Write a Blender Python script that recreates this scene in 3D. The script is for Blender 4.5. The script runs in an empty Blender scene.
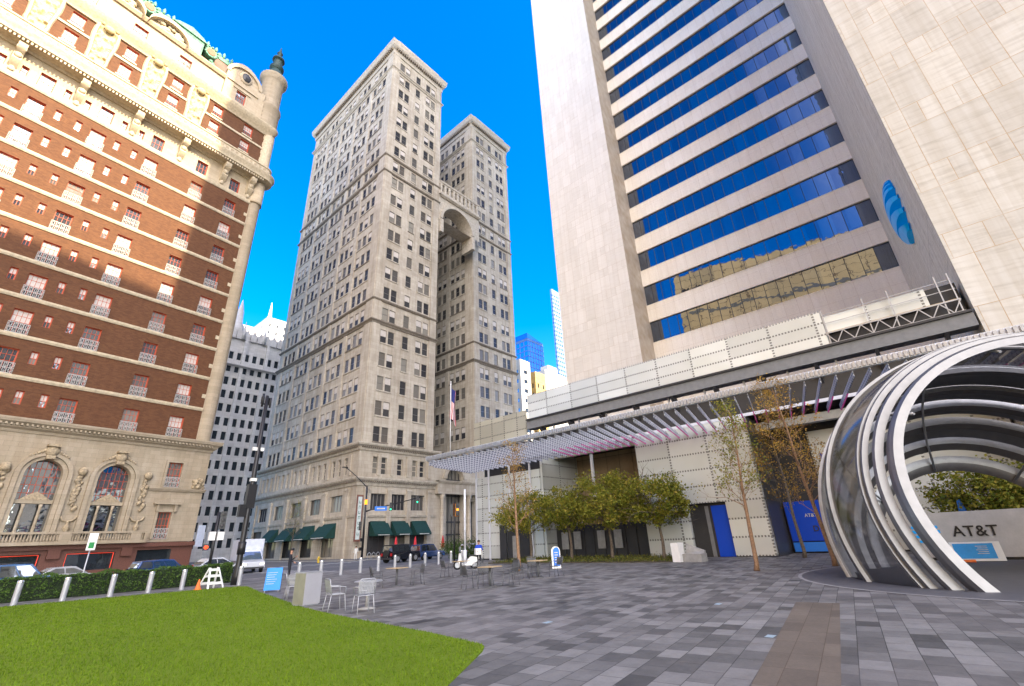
import bpy, bmesh, math, random
from mathutils import Vector, Matrix, noise as mnoise
random.seed(7)
PI = math.pi
rad = math.radians
sin, cos = math.sin, math.cos
SC = bpy.context.scene
COL = SC.collection

# ---------------------------------------------------------------- mesh builder
class MB:
    def __init__(s):
        s.v = []; s.f = []; s.m = []; s.sm = []
    def face(s, pts, m=0, sm=False):
        b = len(s.v); s.v.extend([tuple(p) for p in pts]); s.f.append(tuple(range(b, b + len(pts)))); s.m.append(m); s.sm.append(sm)
    def box(s, x0, x1, y0, y1, z0, z1, m=0):
        if x0 > x1: x0, x1 = x1, x0
        if y0 > y1: y0, y1 = y1, y0
        if z0 > z1: z0, z1 = z1, z0
        b = len(s.v)
        s.v += [(x0,y0,z0),(x1,y0,z0),(x1,y1,z0),(x0,y1,z0),(x0,y0,z1),(x1,y0,z1),(x1,y1,z1),(x0,y1,z1)]
        for f in ((0,3,2,1),(4,5,6,7),(0,1,5,4),(1,2,6,5),(2,3,7,6),(3,0,4,7)):
            s.f.append(tuple(b + i for i in f)); s.m.append(m); s.sm.append(False)
    def hexa(s, p, m=0):
        b = len(s.v); s.v += [tuple(q) for q in p]
        for f in ((0,3,2,1),(4,5,6,7),(0,1,5,4),(1,2,6,5),(2,3,7,6),(3,0,4,7)):
            s.f.append(tuple(b + i for i in f)); s.m.append(m); s.sm.append(False)
    def bar(s, a, b, w, h, m=0, up=(0,0,1)):
        a = Vector(a); b = Vector(b); d = (b - a).normalized(); u = Vector(up)
        if abs(d.dot(u)) > .99: u = Vector((0,1,0))
        r = d.cross(u).normalized() * (w/2); u = r.cross(d).normalized() * (h/2)
        s.hexa([a-r-u, a+r-u, b+r-u, b-r-u, a-r+u, a+r+u, b+r+u, b-r+u], m)
    def tube(s, path, rr, n=8, m=0, cap=True, sm=True):
        P = [Vector(p) for p in path]
        if not isinstance(rr, (list, tuple)): rr = [rr]*len(P)
        rings = []; prev = None
        for i, p in enumerate(P):
            d = (P[min(i+1, len(P)-1)] - P[max(i-1, 0)]).normalized()
            if prev is None:
                ref = Vector((0,0,1)) if abs(d.z) < .9 else Vector((1,0,0))
                a = d.cross(ref).normalized()
            else:
                a = (prev - d*prev.dot(d)).normalized()
            prev = a; c = d.cross(a)
            base = len(s.v)
            for k in range(n):
                t = 2*PI*k/n
                s.v.append(tuple(p + (a*cos(t) + c*sin(t))*rr[i]))
            rings.append(base)
        for i in range(len(P)-1):
            for k in range(n):
                k2 = (k+1) % n
                s.f.append((rings[i]+k, rings[i]+k2, rings[i+1]+k2, rings[i+1]+k)); s.m.append(m); s.sm.append(sm)
        if cap:
            s.f.append(tuple(rings[0]+k for k in range(n))[::-1]); s.m.append(m); s.sm.append(False)
            s.f.append(tuple(rings[-1]+k for k in range(n))); s.m.append(m); s.sm.append(False)
    def lathe(s, c, prof, n=24, m=0, sm=True, a0=0, a1=2*PI):
        full = abs(a1-a0-2*PI) < 1e-4
        cols = n if full else n+1
        base = len(s.v)
        for (r, z) in prof:
            for k in range(cols):
                t = a0 + (a1-a0)*k/n
                s.v.append((c[0]+r*cos(t), c[1]+r*sin(t), c[2]+z))
        for i in range(len(prof)-1):
            for k in range(n):
                k2 = (k+1) % cols
                s.f.append((base+i*cols+k, base+i*cols+k2, base+(i+1)*cols+k2, base+(i+1)*cols+k)); s.m.append(m); s.sm.append(sm)
        if full:
            for i, fl in ((0, True), (len(prof)-1, False)):
                if prof[i][0] > .01:
                    q = tuple(base+i*cols+k for k in range(n)); s.f.append(q[::-1] if fl else q); s.m.append(m); s.sm.append(False)
    def prism(s, poly, fn, d0, d1, m=0):
        """poly = [(a,b)], fn(a,b,d)->xyz"""
        n = len(poly); b = len(s.v)
        for d in (d0, d1):
            for (x, y) in poly: s.v.append(tuple(fn(x, y, d)))
        s.f.append(tuple(b+i for i in range(n))[::-1]); s.m.append(m); s.sm.append(False)
        s.f.append(tuple(b+n+i for i in range(n))); s.m.append(m); s.sm.append(False)
        for i in range(n):
            j = (i+1) % n
            s.f.append((b+i, b+j, b+n+j, b+n+i)); s.m.append(m); s.sm.append(False)
    def ball(s, c, r, m=0, nu=10, nv=7, sc=(1,1,1)):
        b = len(s.v)
        for i in range(nv+1):
            ph = PI*i/nv
            for k in range(nu):
                t = 2*PI*k/nu
                s.v.append((c[0]+r*sc[0]*sin(ph)*cos(t), c[1]+r*sc[1]*sin(ph)*sin(t), c[2]+r*sc[2]*cos(ph)))
        for i in range(nv):
            for k in range(nu):
                k2 = (k+1) % nu
                s.f.append((b+i*nu+k, b+(i+1)*nu+k, b+(i+1)*nu+k2, b+i*nu+k2)); s.m.append(m); s.sm.append(True)
    def mesh(s, name, mats, recalc=True):
        me = bpy.data.meshes.new(name)
        me.from_pydata(s.v, [], s.f)
        me.polygons.foreach_set('material_index', s.m)
        me.polygons.foreach_set('use_smooth', s.sm)
        for mt in (mats if isinstance(mats, (list, tuple)) else [mats]): me.materials.append(mt)
        if recalc:
            bm = bmesh.new(); bm.from_mesh(me)
            bmesh.ops.remove_doubles(bm, verts=bm.verts, dist=1e-5)
            bmesh.ops.recalc_face_normals(bm, faces=bm.faces)
            bm.to_mesh(me); bm.free()
            if any(s.sm): me.set_sharp_from_angle(angle=rad(42))
        me.update()
        return me
    def build(s, name, mats, parent=None, recalc=True, loc=(0,0,0), rz=0):
        return mk(name, s.mesh(name, mats, recalc), parent, loc, rz)

def mk(name, me, parent=None, loc=(0,0,0), rz=0):
    o = bpy.data.objects.new(name, me); COL.objects.link(o)
    o.parent = parent; o.location = loc; o.rotation_euler = (0, 0, rz)
    return o
def tag(o, label=None, cat=None, group=None, kind=None):
    if label: o['label'] = label
    if cat: o['category'] = cat
    if group: o['group'] = group
    if kind: o['kind'] = kind
    return o
def empty(name, loc=(0,0,0), rz=0, label=None, cat=None, group=None):
    o = bpy.data.objects.new(name, None); COL.objects.link(o)
    o.location = loc; o.rotation_euler = (0, 0, rz)
    return tag(o, label, cat, group)
def kids(o): return [c for c in COL.objects if c.parent is o]
def copy_tree(o, parent=None):
    c = o.copy(); COL.objects.link(c); c.parent = parent
    for ch in kids(o): copy_tree(ch, c)
    return c

# facade frames: fn(u, z, d) with d = outwards
def fr_s(y=0): return lambda u, z, d: (u, y-d, z)
def fr_w(x=0): return lambda u, z, d: (x-d, u, z)
def fr_n(y=0): return lambda u, z, d: (u, y+d, z)
def fr_e(x=0): return lambda u, z, d: (x+d, u, z)

def facade(mb, fn, U0, U1, Z0, Z1, holes, dep=.35, m=0, mj=None):
    mj = m if mj is None else mj
    zs = sorted(set([Z0, Z1] + [z for h in holes for z in (h[2], h[3]) if Z0 < z < Z1]))
    for i in range(len(zs)-1):
        za, zb = zs[i], zs[i+1]; zc = (za+zb)/2
        hs = sorted((h[0], h[1]) for h in holes if h[2] < zc < h[3])
        u = U0
        for a, b in hs:
            if a > u: mb.face([fn(u,za,0), fn(a,za,0), fn(a,zb,0), fn(u,zb,0)], m)
            u = max(u, b)
        if u < U1: mb.face([fn(u,za,0), fn(U1,za,0), fn(U1,zb,0), fn(u,zb,0)], m)
    for a, b, c, d in holes:
        mb.face([fn(a,c,0), fn(a,c,-dep), fn(a,d,-dep), fn(a,d,0)], mj)
        mb.face([fn(b,c,0), fn(b,d,0), fn(b,d,-dep), fn(b,c,-dep)], mj)
        mb.face([fn(a,d,0), fn(a,d,-dep), fn(b,d,-dep), fn(b,d,0)], mj)
        mb.face([fn(a,c,0), fn(b,c,0), fn(b,c,-dep), fn(a,c,-dep)], mj)
def fbox(mb, fn, u0, u1, z0, z1, d0, d1, m=0):
    mb.hexa([fn(u0,z0,d0), fn(u1,z0,d0), fn(u1,z0,d1), fn(u0,z0,d1), fn(u0,z1,d0), fn(u1,z1,d0), fn(u1,z1,d1), fn(u0,z1,d1)], m)
def course(mb, fn, u0, u1, prof, m=0, e0=0, e1=0):
    """moulding: prof = [(z, d)], mitred ends extended by d*e"""
    for (za, da), (zb, db) in zip(prof, prof[1:]):
        mb.face([fn(u0-da*e0, za, da), fn(u1+da*e1, za, da), fn(u1+db*e1, zb, db), fn(u0-db*e0, zb, db)], m)
def arch_fill(mb, fn, c, r, zs, ztop, dep, m=0, mj=0, n=14):
    """fill the corners of a rectangular hole so that it is round headed"""
    pts = [(c - r*cos(PI*k/n), zs + r*sin(PI*k/n)) for k in range(n+1)]
    for (a, b), (a2, b2) in zip(pts, pts[1:]):
        mb.face([fn(a,b,0), fn(a2,b2,0), fn(a2,ztop,0), fn(a,ztop,0)], m)
        mb.face([fn(a,b,0), fn(a,b,-dep), fn(a2,b2,-dep), fn(a2,b2,0)], mj)
def arch_ring(mb, fn, c, zs, r0, r1, d0, d1, m=0, n=18, zb=None):
    """projecting round-headed surround"""
    pi = [(c - r0*cos(PI*k/n), zs + r0*sin(PI*k/n)) for k in range(n+1)]
    po = [(c - r1*cos(PI*k/n), zs + r1*sin(PI*k/n)) for k in range(n+1)]
    if zb is not None:
        pi = [(c-r0, zb)] + pi + [(c+r0, zb)]; po = [(c-r1, zb)] + po + [(c+r1, zb)]
    for i in range(len(pi)-1):
        a, b, A, B = pi[i], pi[i+1], po[i], po[i+1]
        mb.face([fn(*a,d1), fn(*b,d1), fn(*B,d1), fn(*A,d1)], m)
        mb.face([fn(*a,d0), fn(*b,d0), fn(*b,d1), fn(*a,d1)], m)
        mb.face([fn(*A,d0), fn(*A,d1), fn(*B,d1), fn(*B,d0)], m)

# ---------------------------------------------------------------- materials
class H:
    def __init__(s, name):
        s.mat = bpy.data.materials.new(name); s.mat.use_nodes = True
        s.nt = s.mat.node_tree; s.b = s.nt.nodes['Principled BSDF']
        s.o = s.nt.nodes['Material Output']; s._c = None
    def n(s, t, **k):
        x = s.nt.nodes.new(t)
        for a, b in k.items(): setattr(x, a, b)
        return x
    def L(s, a, b): s.nt.links.new(a, b)
    def set(s, sock, v):
        if hasattr(v, 'links') or isinstance(v, bpy.types.NodeSocket): s.L(v, sock)
        else:
            if isinstance(v, (tuple, list)) and len(v) == 3 and sock.type == 'RGBA': v = (*v, 1)
            sock.default_value = v
    def obj(s):
        if s._c is None: s._c = s.n('ShaderNodeTexCoord')
        return s._c.outputs['Object']
    def sep(s, v):
        x = s.n('ShaderNodeSeparateXYZ'); s.L(v, x.inputs[0]); return x.outputs
    def comb(s, a, b, c=0.0):
        x = s.n('ShaderNodeCombineXYZ'); s.set(x.inputs[0], a); s.set(x.inputs[1], b); s.set(x.inputs[2], c); return x.outputs[0]
    def math(s, op, a, b=0.0, c=None, clamp=False):
        x = s.n('ShaderNodeMath', operation=op, use_clamp=clamp); s.set(x.inputs[0], a); s.set(x.inputs[1], b)
        if c is not None: s.set(x.inputs[2], c)
        return x.outputs[0]
    def map(s, v, sc=(1,1,1), rot=(0,0,0), loc=(0,0,0)):
        x = s.n('ShaderNodeMapping'); s.L(v, x.inputs[0]); x.inputs['Scale'].default_value = sc; x.inputs['Rotation'].default_value = rot; x.inputs['Location'].default_value = loc
        return x.outputs[0]
    def noise(s, v, sc=1.0, det=4, rough=.55, dist=0.0):
        x = s.n('ShaderNodeTexNoise'); s.L(v, x.inputs['Vector']); x.inputs['Scale'].default_value = sc; x.inputs['Detail'].default_value = det
        x.inputs['Roughness'].default_value = rough; x.inputs['Distortion'].default_value = dist
        return x.outputs['Fac']
    def ramp(s, f, st, interp='LINEAR'):
        x = s.n('ShaderNodeValToRGB'); s.L(f, x.inputs[0]); e = x.color_ramp; e.interpolation = interp
        while len(e.elements) < len(st): e.elements.new(.5)
        for el, (p, c) in zip(e.elements, st):
            el.position = p; el.color = (c, c, c, 1) if isinstance(c, (int, float)) else (*c, 1)
        return x.outputs[0]
    def mix(s, f, a, b, mode='MIX'):
        x = s.n('ShaderNodeMix', data_type='RGBA', blend_type=mode); s.set(x.inputs[0], f); s.set(x.inputs[6], a); s.set(x.inputs[7], b); return x.outputs[2]
    def white(s, v):
        x = s.n('ShaderNodeTexWhiteNoise', noise_dimensions='3D'); s.L(v, x.inputs['Vector']); return x.outputs['Value']
    def rnd(s):
        a = s.n('ShaderNodeObjectInfo').outputs['Random']; b = s.n('ShaderNodeNewGeometry').outputs['Random Per Island']
        return s.math('FRACT', s.math('ADD', a, b))
    def bump(s, h, st=.3, dist=.02):
        x = s.n('ShaderNodeBump'); s.L(h, x.inputs['Height']); x.inputs['Strength'].default_value = st; x.inputs['Distance'].default_value = dist
        s.L(x.outputs[0], s.b.inputs['Normal']); return x
    def out(s, col=None, rough=.8, metal=0.0, spec=.3, **k):
        if col is not None: s.set(s.b.inputs['Base Color'], col)
        s.set(s.b.inputs['Roughness'], rough); s.set(s.b.inputs['Metallic'], metal); s.set(s.b.inputs['Specular IOR Level'], spec)
        for a, b in k.items(): s.set(s.b.inputs[a], b)
        return s.mat

def plain(name, col, rough=.6, metal=0.0, spec=.4, var=.12, sc=3.0, **k):
    h = H(name); o = h.obj(); f = h.noise(o, sc, 5)
    g = h.noise(o, sc*9, 3)
    lo = tuple(max(0, c*(1-var*1.6)) for c in col); hi = tuple(min(1, c*(1+var)) for c in col)
    c = h.ramp(h.math('ADD', h.math('MULTIPLY', f, .7), h.math('MULTIPLY', g, .3)), [(.3, lo), (.7, hi)])
    return h.out(c, rough, metal, spec, **k)

def masonry(name, c1, c2, mortar, bw, bh, ms=.012, offs=.5, stain=.35, grime=(.5,.45,.38), rough=.85, bumpd=.02, big=.12, sq=1.0):
    h = H(name); X = h.sep(h.obj()); u = h.math('ADD', X[0], X[1])
    v = h.comb(u, X[2])
    b = h.n('ShaderNodeTexBrick', offset=offs); h.L(v, b.inputs['Vector'])
    for i, c in (('Color1', c1), ('Color2', c2), ('Mortar', mortar)): b.inputs[i].default_value = (*c, 1)
    b.inputs['Scale'].default_value = 1; b.inputs['Mortar Size'].default_value = ms; b.inputs['Mortar Smooth'].default_value = .3
    b.inputs['Brick Width'].default_value = bw; b.inputs['Row Height'].default_value = bh; b.inputs['Bias'].default_value = 0
    n1 = h.noise(h.obj(), big, 6, .6)
    st = h.noise(h.comb(h.math('MULTIPLY', u, 1.3), h.math('MULTIPLY', X[2], .12)), 1.2, 5, .6)
    fine = h.noise(h.obj(), 6, 4)
    f = h.ramp(h.math('ADD', h.math('MULTIPLY', n1, .5), h.math('MULTIPLY', st, .5)), [(.38, 1.0), (.62, 0.0)])
    c = h.mix(h.math('MULTIPLY', f, stain), b.outputs['Color'], grime, 'MULTIPLY')
    c = h.mix(.35, c, h.ramp(fine, [(.3, .72), (.7, 1.0)]), 'MULTIPLY')
    hh = h.math('ADD', h.math('MULTIPLY', b.outputs['Fac'], -1), h.math('MULTIPLY', fine, .5))
    h.bump(hh, .4, bumpd)
    return h.out(c, rough)

def glass_dark(name, tint=(.55,.6,.65), base=(.02,.025,.03), refl=.45, rough=.03, wob=.15, wsc=.6, blinds=True, fz_=.6):
    """window glass: mirror-like sheen over a dark room, some with pale blinds"""
    h = H(name); r = h.rnd()
    g = h.n('ShaderNodeBsdfGlossy'); g.inputs['Color'].default_value = (*tint, 1); g.inputs['Roughness'].default_value = rough
    d = h.n('ShaderNodeBsdfDiffuse')
    if blinds:
        c = h.ramp(r, [(0, (.03,.03,.035)), (.45, (.06,.06,.06)), (.62, (.13,.12,.105)), (.8, (.25,.235,.2)), (1, (.09,.08,.07))])
        h.L(c, d.inputs['Color'])
    else: d.inputs['Color'].default_value = (*base, 1)
    n = h.noise(h.map(h.obj(), (1,1,1)), wsc, 2)
    bp = h.n('ShaderNodeBump'); h.L(n, bp.inputs['Height']); bp.inputs['Strength'].default_value = wob; bp.inputs['Distance'].default_value = .1
    h.L(bp.outputs[0], g.inputs['Normal'])
    m = h.n('ShaderNodeMixShader'); 
    fz = h.n('ShaderNodeFresnel'); fz.inputs['IOR'].default_value = 1.5
    h.set(m.inputs[0], h.math('ADD', refl, h.math('MULTIPLY', fz.outputs[0], fz_), clamp=True))
    h.L(d.outputs[0], m.inputs[1]); h.L(g.outputs[0], m.inputs[2]); h.L(m.outputs[0], h.o.inputs['Surface'])
    return h.mat

def emis(name, col, st=1.0):
    h = H(name); return h.out(col, .5, **{'Emission Color': col, 'Emission Strength': st})
# ---------------------------------------------------------------- camera
CZ = 1.75
def cam_axes():
    yaw, pit, rol = rad(49.43), rad(23.07), rad(-2.70)
    f = Vector((sin(yaw)*cos(pit), cos(yaw)*cos(pit), sin(pit)))
    r = Vector((cos(yaw), -sin(yaw), 0)); u = r.cross(f)
    return f, r*cos(rol) + u*sin(rol), -r*sin(rol) + u*cos(rol)
F_, R_, U_ = cam_axes()
cd = bpy.data.cameras.new('camera'); cam = bpy.data.objects.new('camera', cd); COL.objects.link(cam)
cd.sensor_width = 36; cd.lens = 459.5/1024*36; cd.clip_start = .1; cd.clip_end = 8000
m = Matrix((R_, U_, -F_)).transposed().to_4x4(); m.translation = Vector((0, 0, CZ)); cam.matrix_world = m
SC.camera = cam
SC.view_settings.view_transform = 'Standard'; SC.view_settings.look = 'None'; SC.view_settings.exposure = 0
# ---------------------------------------------------------------- light
SUN_AZ, SUN_EL = 168.0, 36.0
w = bpy.data.worlds.new('World'); SC.world = w; w.use_nodes = True
wt = w.node_tree; bg = wt.nodes['Background']; sky = wt.nodes.new('ShaderNodeTexSky'); sky.sky_type = 'NISHITA'
sky.sun_disc = False; sky.sun_elevation = rad(SUN_EL); sky.sun_rotation = rad(SUN_AZ); sky.air_density = 1.0; sky.dust_density = .3; sky.ozone_density = 2.6; sky.altitude = 150
hs = wt.nodes.new('ShaderNodeHueSaturation'); hs.inputs['Hue'].default_value = .512; hs.inputs['Saturation'].default_value = 1.48; hs.inputs['Value'].default_value = 1.6
wt.links.new(sky.outputs[0], hs.inputs['Color'])
# warm glow added to the southern sky to brighten the shaded facades
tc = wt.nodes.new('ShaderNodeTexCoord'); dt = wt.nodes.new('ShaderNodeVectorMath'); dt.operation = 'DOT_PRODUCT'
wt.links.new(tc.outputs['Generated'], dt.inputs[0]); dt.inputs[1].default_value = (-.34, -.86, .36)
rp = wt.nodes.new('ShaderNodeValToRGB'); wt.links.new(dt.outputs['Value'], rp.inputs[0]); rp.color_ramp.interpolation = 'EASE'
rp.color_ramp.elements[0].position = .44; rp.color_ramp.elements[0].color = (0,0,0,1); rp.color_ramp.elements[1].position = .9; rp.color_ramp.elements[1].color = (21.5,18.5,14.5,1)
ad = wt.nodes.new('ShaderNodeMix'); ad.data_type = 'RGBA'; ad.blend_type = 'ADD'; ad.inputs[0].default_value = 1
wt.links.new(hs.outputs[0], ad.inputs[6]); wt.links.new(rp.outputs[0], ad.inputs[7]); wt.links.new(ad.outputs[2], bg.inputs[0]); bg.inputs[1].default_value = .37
sl = bpy.data.lights.new('sun', 'SUN'); sl.energy = 15; sl.angle = rad(.53); sl.color = (1.0, .82, .55)
so = bpy.data.objects.new('sun', sl); COL.objects.link(so)
sd = Vector((sin(rad(SUN_AZ))*cos(rad(SUN_EL)), cos(rad(SUN_AZ))*cos(rad(SUN_EL)), sin(rad(SUN_EL))))
so.rotation_euler = sd.to_track_quat('Z', 'Y').to_euler(); so.location = (0, 0, 200)

# ---------------------------------------------------------------- materials
def m_pavers():
    h = H('plaza_pavers'); o = h.map(h.obj(), rot=(0, 0, rad(-7.3)))
    X = h.sep(o)
    def layer(bw, bh, offs, loc, c1, c2, fr=2):
        b = h.n('ShaderNodeTexBrick', offset=offs, offset_frequency=fr); h.L(h.map(o, loc=loc), b.inputs['Vector'])
        b.inputs['Scale'].default_value = 1; b.inputs['Brick Width'].default_value = bw; b.inputs['Row Height'].default_value = bh
        b.inputs['Mortar Size'].default_value = .007; b.inputs['Mortar Smooth'].default_value = .4
        b.inputs['Color1'].default_value = (*c1, 1); b.inputs['Color2'].default_value = (*c2, 1); b.inputs['Mortar'].default_value = (.03,.03,.03,1)
        return b
    b1 = layer(.54, .37, .37, (0,0,0), (.068,.068,.066), (.25,.247,.238))
    # a lighter or darker tone per paver
    row = h.math('FLOOR', h.math('DIVIDE', X[1], .40))
    big = h.noise(o, .35, 3)
    warm = h.ramp(h.noise(o, .22, 2), [(.45, 0.0), (.6, 1.0)])
    c = h.mix(h.math('MULTIPLY', warm, .3), b1.outputs['Color'], (.20,.185,.18))
    c = h.mix(.5, c, h.ramp(big, [(.3, .62), (.7, 1.05)]), 'MULTIPLY')
    fine = h.noise(o, 26, 5, .7)
    c = h.mix(.5, c, h.ramp(fine, [(.25, .62), (.75, 1.0)]), 'MULTIPLY')
    blot = h.ramp(h.noise(o, 2.7, 6, .65), [(.45, 1.0), (.62, .8)])
    c = h.mix(.8, c, blot, 'MULTIPLY')
    vo = h.n('ShaderNodeTexVoronoi'); h.L(o, vo.inputs['Vector']); vo.inputs['Scale'].default_value = 1.7
    gum = h.math('LESS_THAN', vo.outputs['Distance'], .035)
    c = h.mix(h.math('MULTIPLY', gum, .55), c, (.05,.05,.048))
    hh = h.math('ADD', h.math('MULTIPLY', b1.outputs['Fac'], -1.2), h.math('MULTIPLY', fine, .35))
    h.bump(hh, .35, .01)
    rg = h.ramp(h.noise(o, 1.6, 4), [(.3, .5), (.7, .78)])
    return h.out(c, rg, spec=.35)
def m_strip():
    h = H('tan_paver_strip'); o = h.map(h.obj(), rot=(0,0,rad(-7.3)))
    b = h.n('ShaderNodeTexBrick', offset=0); h.L(o, b.inputs['Vector']); b.inputs['Brick Width'].default_value = .9; b.inputs['Row Height'].default_value = .4
    b.inputs['Scale'].default_value = 1; b.inputs['Mortar Size'].default_value = .006
    b.inputs['Color1'].default_value = (.115,.095,.075,1); b.inputs['Color2'].default_value = (.165,.138,.108,1); b.inputs['Mortar'].default_value = (.09,.065,.045,1)
    f = h.noise(o, 18, 5, .7)
    c = h.mix(.6, b.outputs['Color'], h.ramp(f, [(.25, .6), (.75, 1.0)]), 'MULTIPLY')
    c = h.mix(.6, c, h.ramp(h.noise(o, 1.3, 4), [(.35, .7), (.6, 1.0)]), 'MULTIPLY')
    h.bump(f, .2, .01); return h.out(c, .75)
def m_asphalt():
    h = H('asphalt'); o = h.obj(); f = h.noise(o, 40, 4, .7); g = h.noise(o, .25, 5)
    c = h.ramp(g, [(.3, (.085,.087,.092)), (.7, (.13,.132,.137))])
    c = h.mix(.5, c, h.ramp(f, [(.3, .6), (.7, 1.0)]), 'MULTIPLY'); h.bump(f, .3, .01)
    return h.out(c, .85)
def m_lawn():
    h = H('lawn'); o = h.obj(); r = h.rnd()
    g = h.noise(o, .5, 5); f = h.noise(o, 30, 3)
    g2 = h.noise(o, .16, 3); c = h.ramp(h.math('ADD', h.math('ADD', h.math('MULTIPLY', g, .3), h.math('MULTIPLY', g2, .3)), h.math('MULTIPLY', f, .4)), [(.34, (.055,.108,.003)), (.7, (.11,.178,.006))])
    c = h.mix(.4, c, h.ramp(r, [(0, (.06,.115,.003)), (.6, (.105,.172,.006)), (1, (.17,.21,.015))]))
    h.bump(f, .5, .02); return h.out(c, .75, spec=.15)
def m_leaf(name, cols, tr=.25):
    h = H(name); r = h.rnd(); ob = h.n('ShaderNodeObjectInfo').outputs['Random']; n = h.noise(h.obj(), .9, 3)
    k = len(cols)-1
    c = h.ramp(h.math('ADD', h.math('MULTIPLY', r, .65), h.math('MULTIPLY', n, .35)), [(.1+.8*i/k, cc) for i, cc in enumerate(cols)])
    c = h.mix(h.math('MULTIPLY', ob, .16), c, cols[-1]) if len(cols) > 3 else c
    h.out(c, .6, spec=.2)
    t = h.n('ShaderNodeBsdfTranslucent'); h.L(c, t.inputs['Color'])
    m = h.n('ShaderNodeMixShader'); m.inputs[0].default_value = tr; h.L(h.b.outputs[0], m.inputs[1]); h.L(t.outputs[0], m.inputs[2]); h.L(m.outputs[0], h.o.inputs['Surface'])
    return h.mat
def m_slabs(name, P, zb, split, W, y0, c1, c2, seam=(.42,.27,.12), dirty=1.0, axis=1):
    """travertine cladding: tall courses of full panels alternating with low courses of half panels"""
    h = H(name); X = h.sep(h.obj()); u = h.math('MULTIPLY', h.math('SUBTRACT', X[axis], y0), -1.0)
    z = h.math('SUBTRACT', X[2], zb); zz = h.math('DIVIDE', z, P); row = h.math('FLOOR', zz); fz = h.math('MULTIPLY', h.math('SUBTRACT', zz, row), P)
    low = h.math('GREATER_THAN', fz, split)
    ww = h.math('SUBTRACT', W, h.math('MULTIPLY', low, W/2))
    uu = h.math('DIVIDE', u, ww); col = h.math('FLOOR', uu); fu = h.math('MULTIPLY', h.math('SUBTRACT', uu, col), ww)
    rid = h.math('ADD', h.math('MULTIPLY', row, 2), low)
    rn = h.white(h.comb(col, rid, 0.5))
    def edge(f, size):
        a = h.math('LESS_THAN', f, .018); b = h.math('LESS_THAN', h.math('SUBTRACT', size, f), .018); return h.math('MAXIMUM', a, b)
    e_u = edge(fu, ww)
    e_z = h.math('MAXIMUM', edge(fz, P), h.math('LESS_THAN', h.math('ABSOLUTE', h.math('SUBTRACT', fz, split)), .018))
    j = h.math('MAXIMUM', e_u, e_z)
    # bedding veins run level in some panels and tilt a little in others
    vo = h.comb(h.math('ADD', h.math('MULTIPLY', u, .35), h.math('MULTIPLY', rn, 37)), h.math('ADD', h.math('MULTIPLY', z, 3.2), h.math('MULTIPLY', u, .25)), rid)
    vein = h.noise(vo, 1.1, 6, .62, .4)
    c = h.mix(rn, c1, c2)
    c = h.mix(.55*dirty, c, h.ramp(vein, [(.3, (.62,.58,.52)), (.5, (.93,.91,.87)), (.7, (1,1,1))]), 'MULTIPLY')
    st = h.noise(h.comb(h.math('MULTIPLY', u, 1.6), h.math('MULTIPLY', z, .07)), 1.0, 5, .6)
    c = h.mix(.4*dirty, c, h.ramp(st, [(.38, (.72,.66,.57)), (.6, (1,1,1))]), 'MULTIPLY')
    halo = h.noise(h.obj(), .7, 4)
    c = h.mix(h.math('MULTIPLY', j, h.ramp(halo, [(.3, .35), (.7, .9)])), c, seam)
    h.bump(h.math('ADD', h.math('MULTIPLY', j, -1), h.math('MULTIPLY', vein, .15)), .4, .02)
    return h.out(c, .6, spec=.3)
def m_screen(name='perforated_metal_screen', axis=1, pw=2.9, ph=1.15, base=(.55,.57,.55)):
    """white metal screen: big panels whose seams carry rows of small punched teeth"""
    h = H(name); X = h.sep(h.obj()); u = X[axis]; z = X[2]
    def fr(v, p):
        q = h.math('DIVIDE', v, p); return h.math('MULTIPLY', h.math('FRACT', q), p), h.math('FLOOR', q)
    fu, iu = fr(u, pw); fz, iz = fr(z, ph)
    th = h.math('GREATER_THAN', h.math('FRACT', h.math('MULTIPLY', u, 5.0)), .45)
    tv = h.math('GREATER_THAN', h.math('FRACT', h.math('MULTIPLY', z, 5.0)), .45)
    a = h.math('MULTIPLY', h.math('LESS_THAN', fz, .12), th)
    b = h.math('MULTIPLY', h.math('LESS_THAN', fu, .14), tv)
    j = h.math('MAXIMUM', a, b)
    rn = h.white(h.comb(iu, iz, 3.3))
    c = h.mix(rn, tuple(x*.84 for x in base), tuple(min(1, x*1.12) for x in base))
    n = h.noise(h.obj(), .5, 3)
    c = h.mix(.35, c, h.ramp(n, [(.3, (.78,.8,.72)), (.7, (1,1,1))]), 'MULTIPLY')
    c = h.mix(h.math('MULTIPLY', j, .8), c, (.06,.055,.05))
    h.bump(h.math('MULTIPLY', j, -1), .5, .03)
    return h.out(c, .42, .25, .5)
def m_glassband():
    h = H('blue_mirror_glass'); X = h.sep(h.obj())
    cell = h.comb(h.math('FLOOR', h.math('DIVIDE', X[1], 1.62)), h.math('FLOOR', h.math('DIVIDE', X[2], 3.4)))
    rn = h.white(cell)
    g = h.n('ShaderNodeBsdfGlossy'); h.L(h.mix(rn, (.15,.175,.225), (.21,.235,.275)), g.inputs['Color']); g.inputs['Roughness'].default_value = .015
    n = h.noise(h.obj(), .55, 2)
    bp = h.n('ShaderNodeBump'); h.L(n, bp.inputs['Height']); bp.inputs['Strength'].default_value = .07; bp.inputs['Distance'].default_value = .1
    h.L(bp.outputs[0], g.inputs['Normal'])
    d = h.n('ShaderNodeBsdfDiffuse'); d.inputs['Color'].default_value = (.012,.016,.03,1)
    m = h.n('ShaderNodeMixShader'); m.inputs[0].default_value = .88; h.L(d.outputs[0], m.inputs[1]); h.L(g.outputs[0], m.inputs[2]); h.L(m.outputs[0], h.o.inputs['Surface'])
    return h.mat

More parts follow.
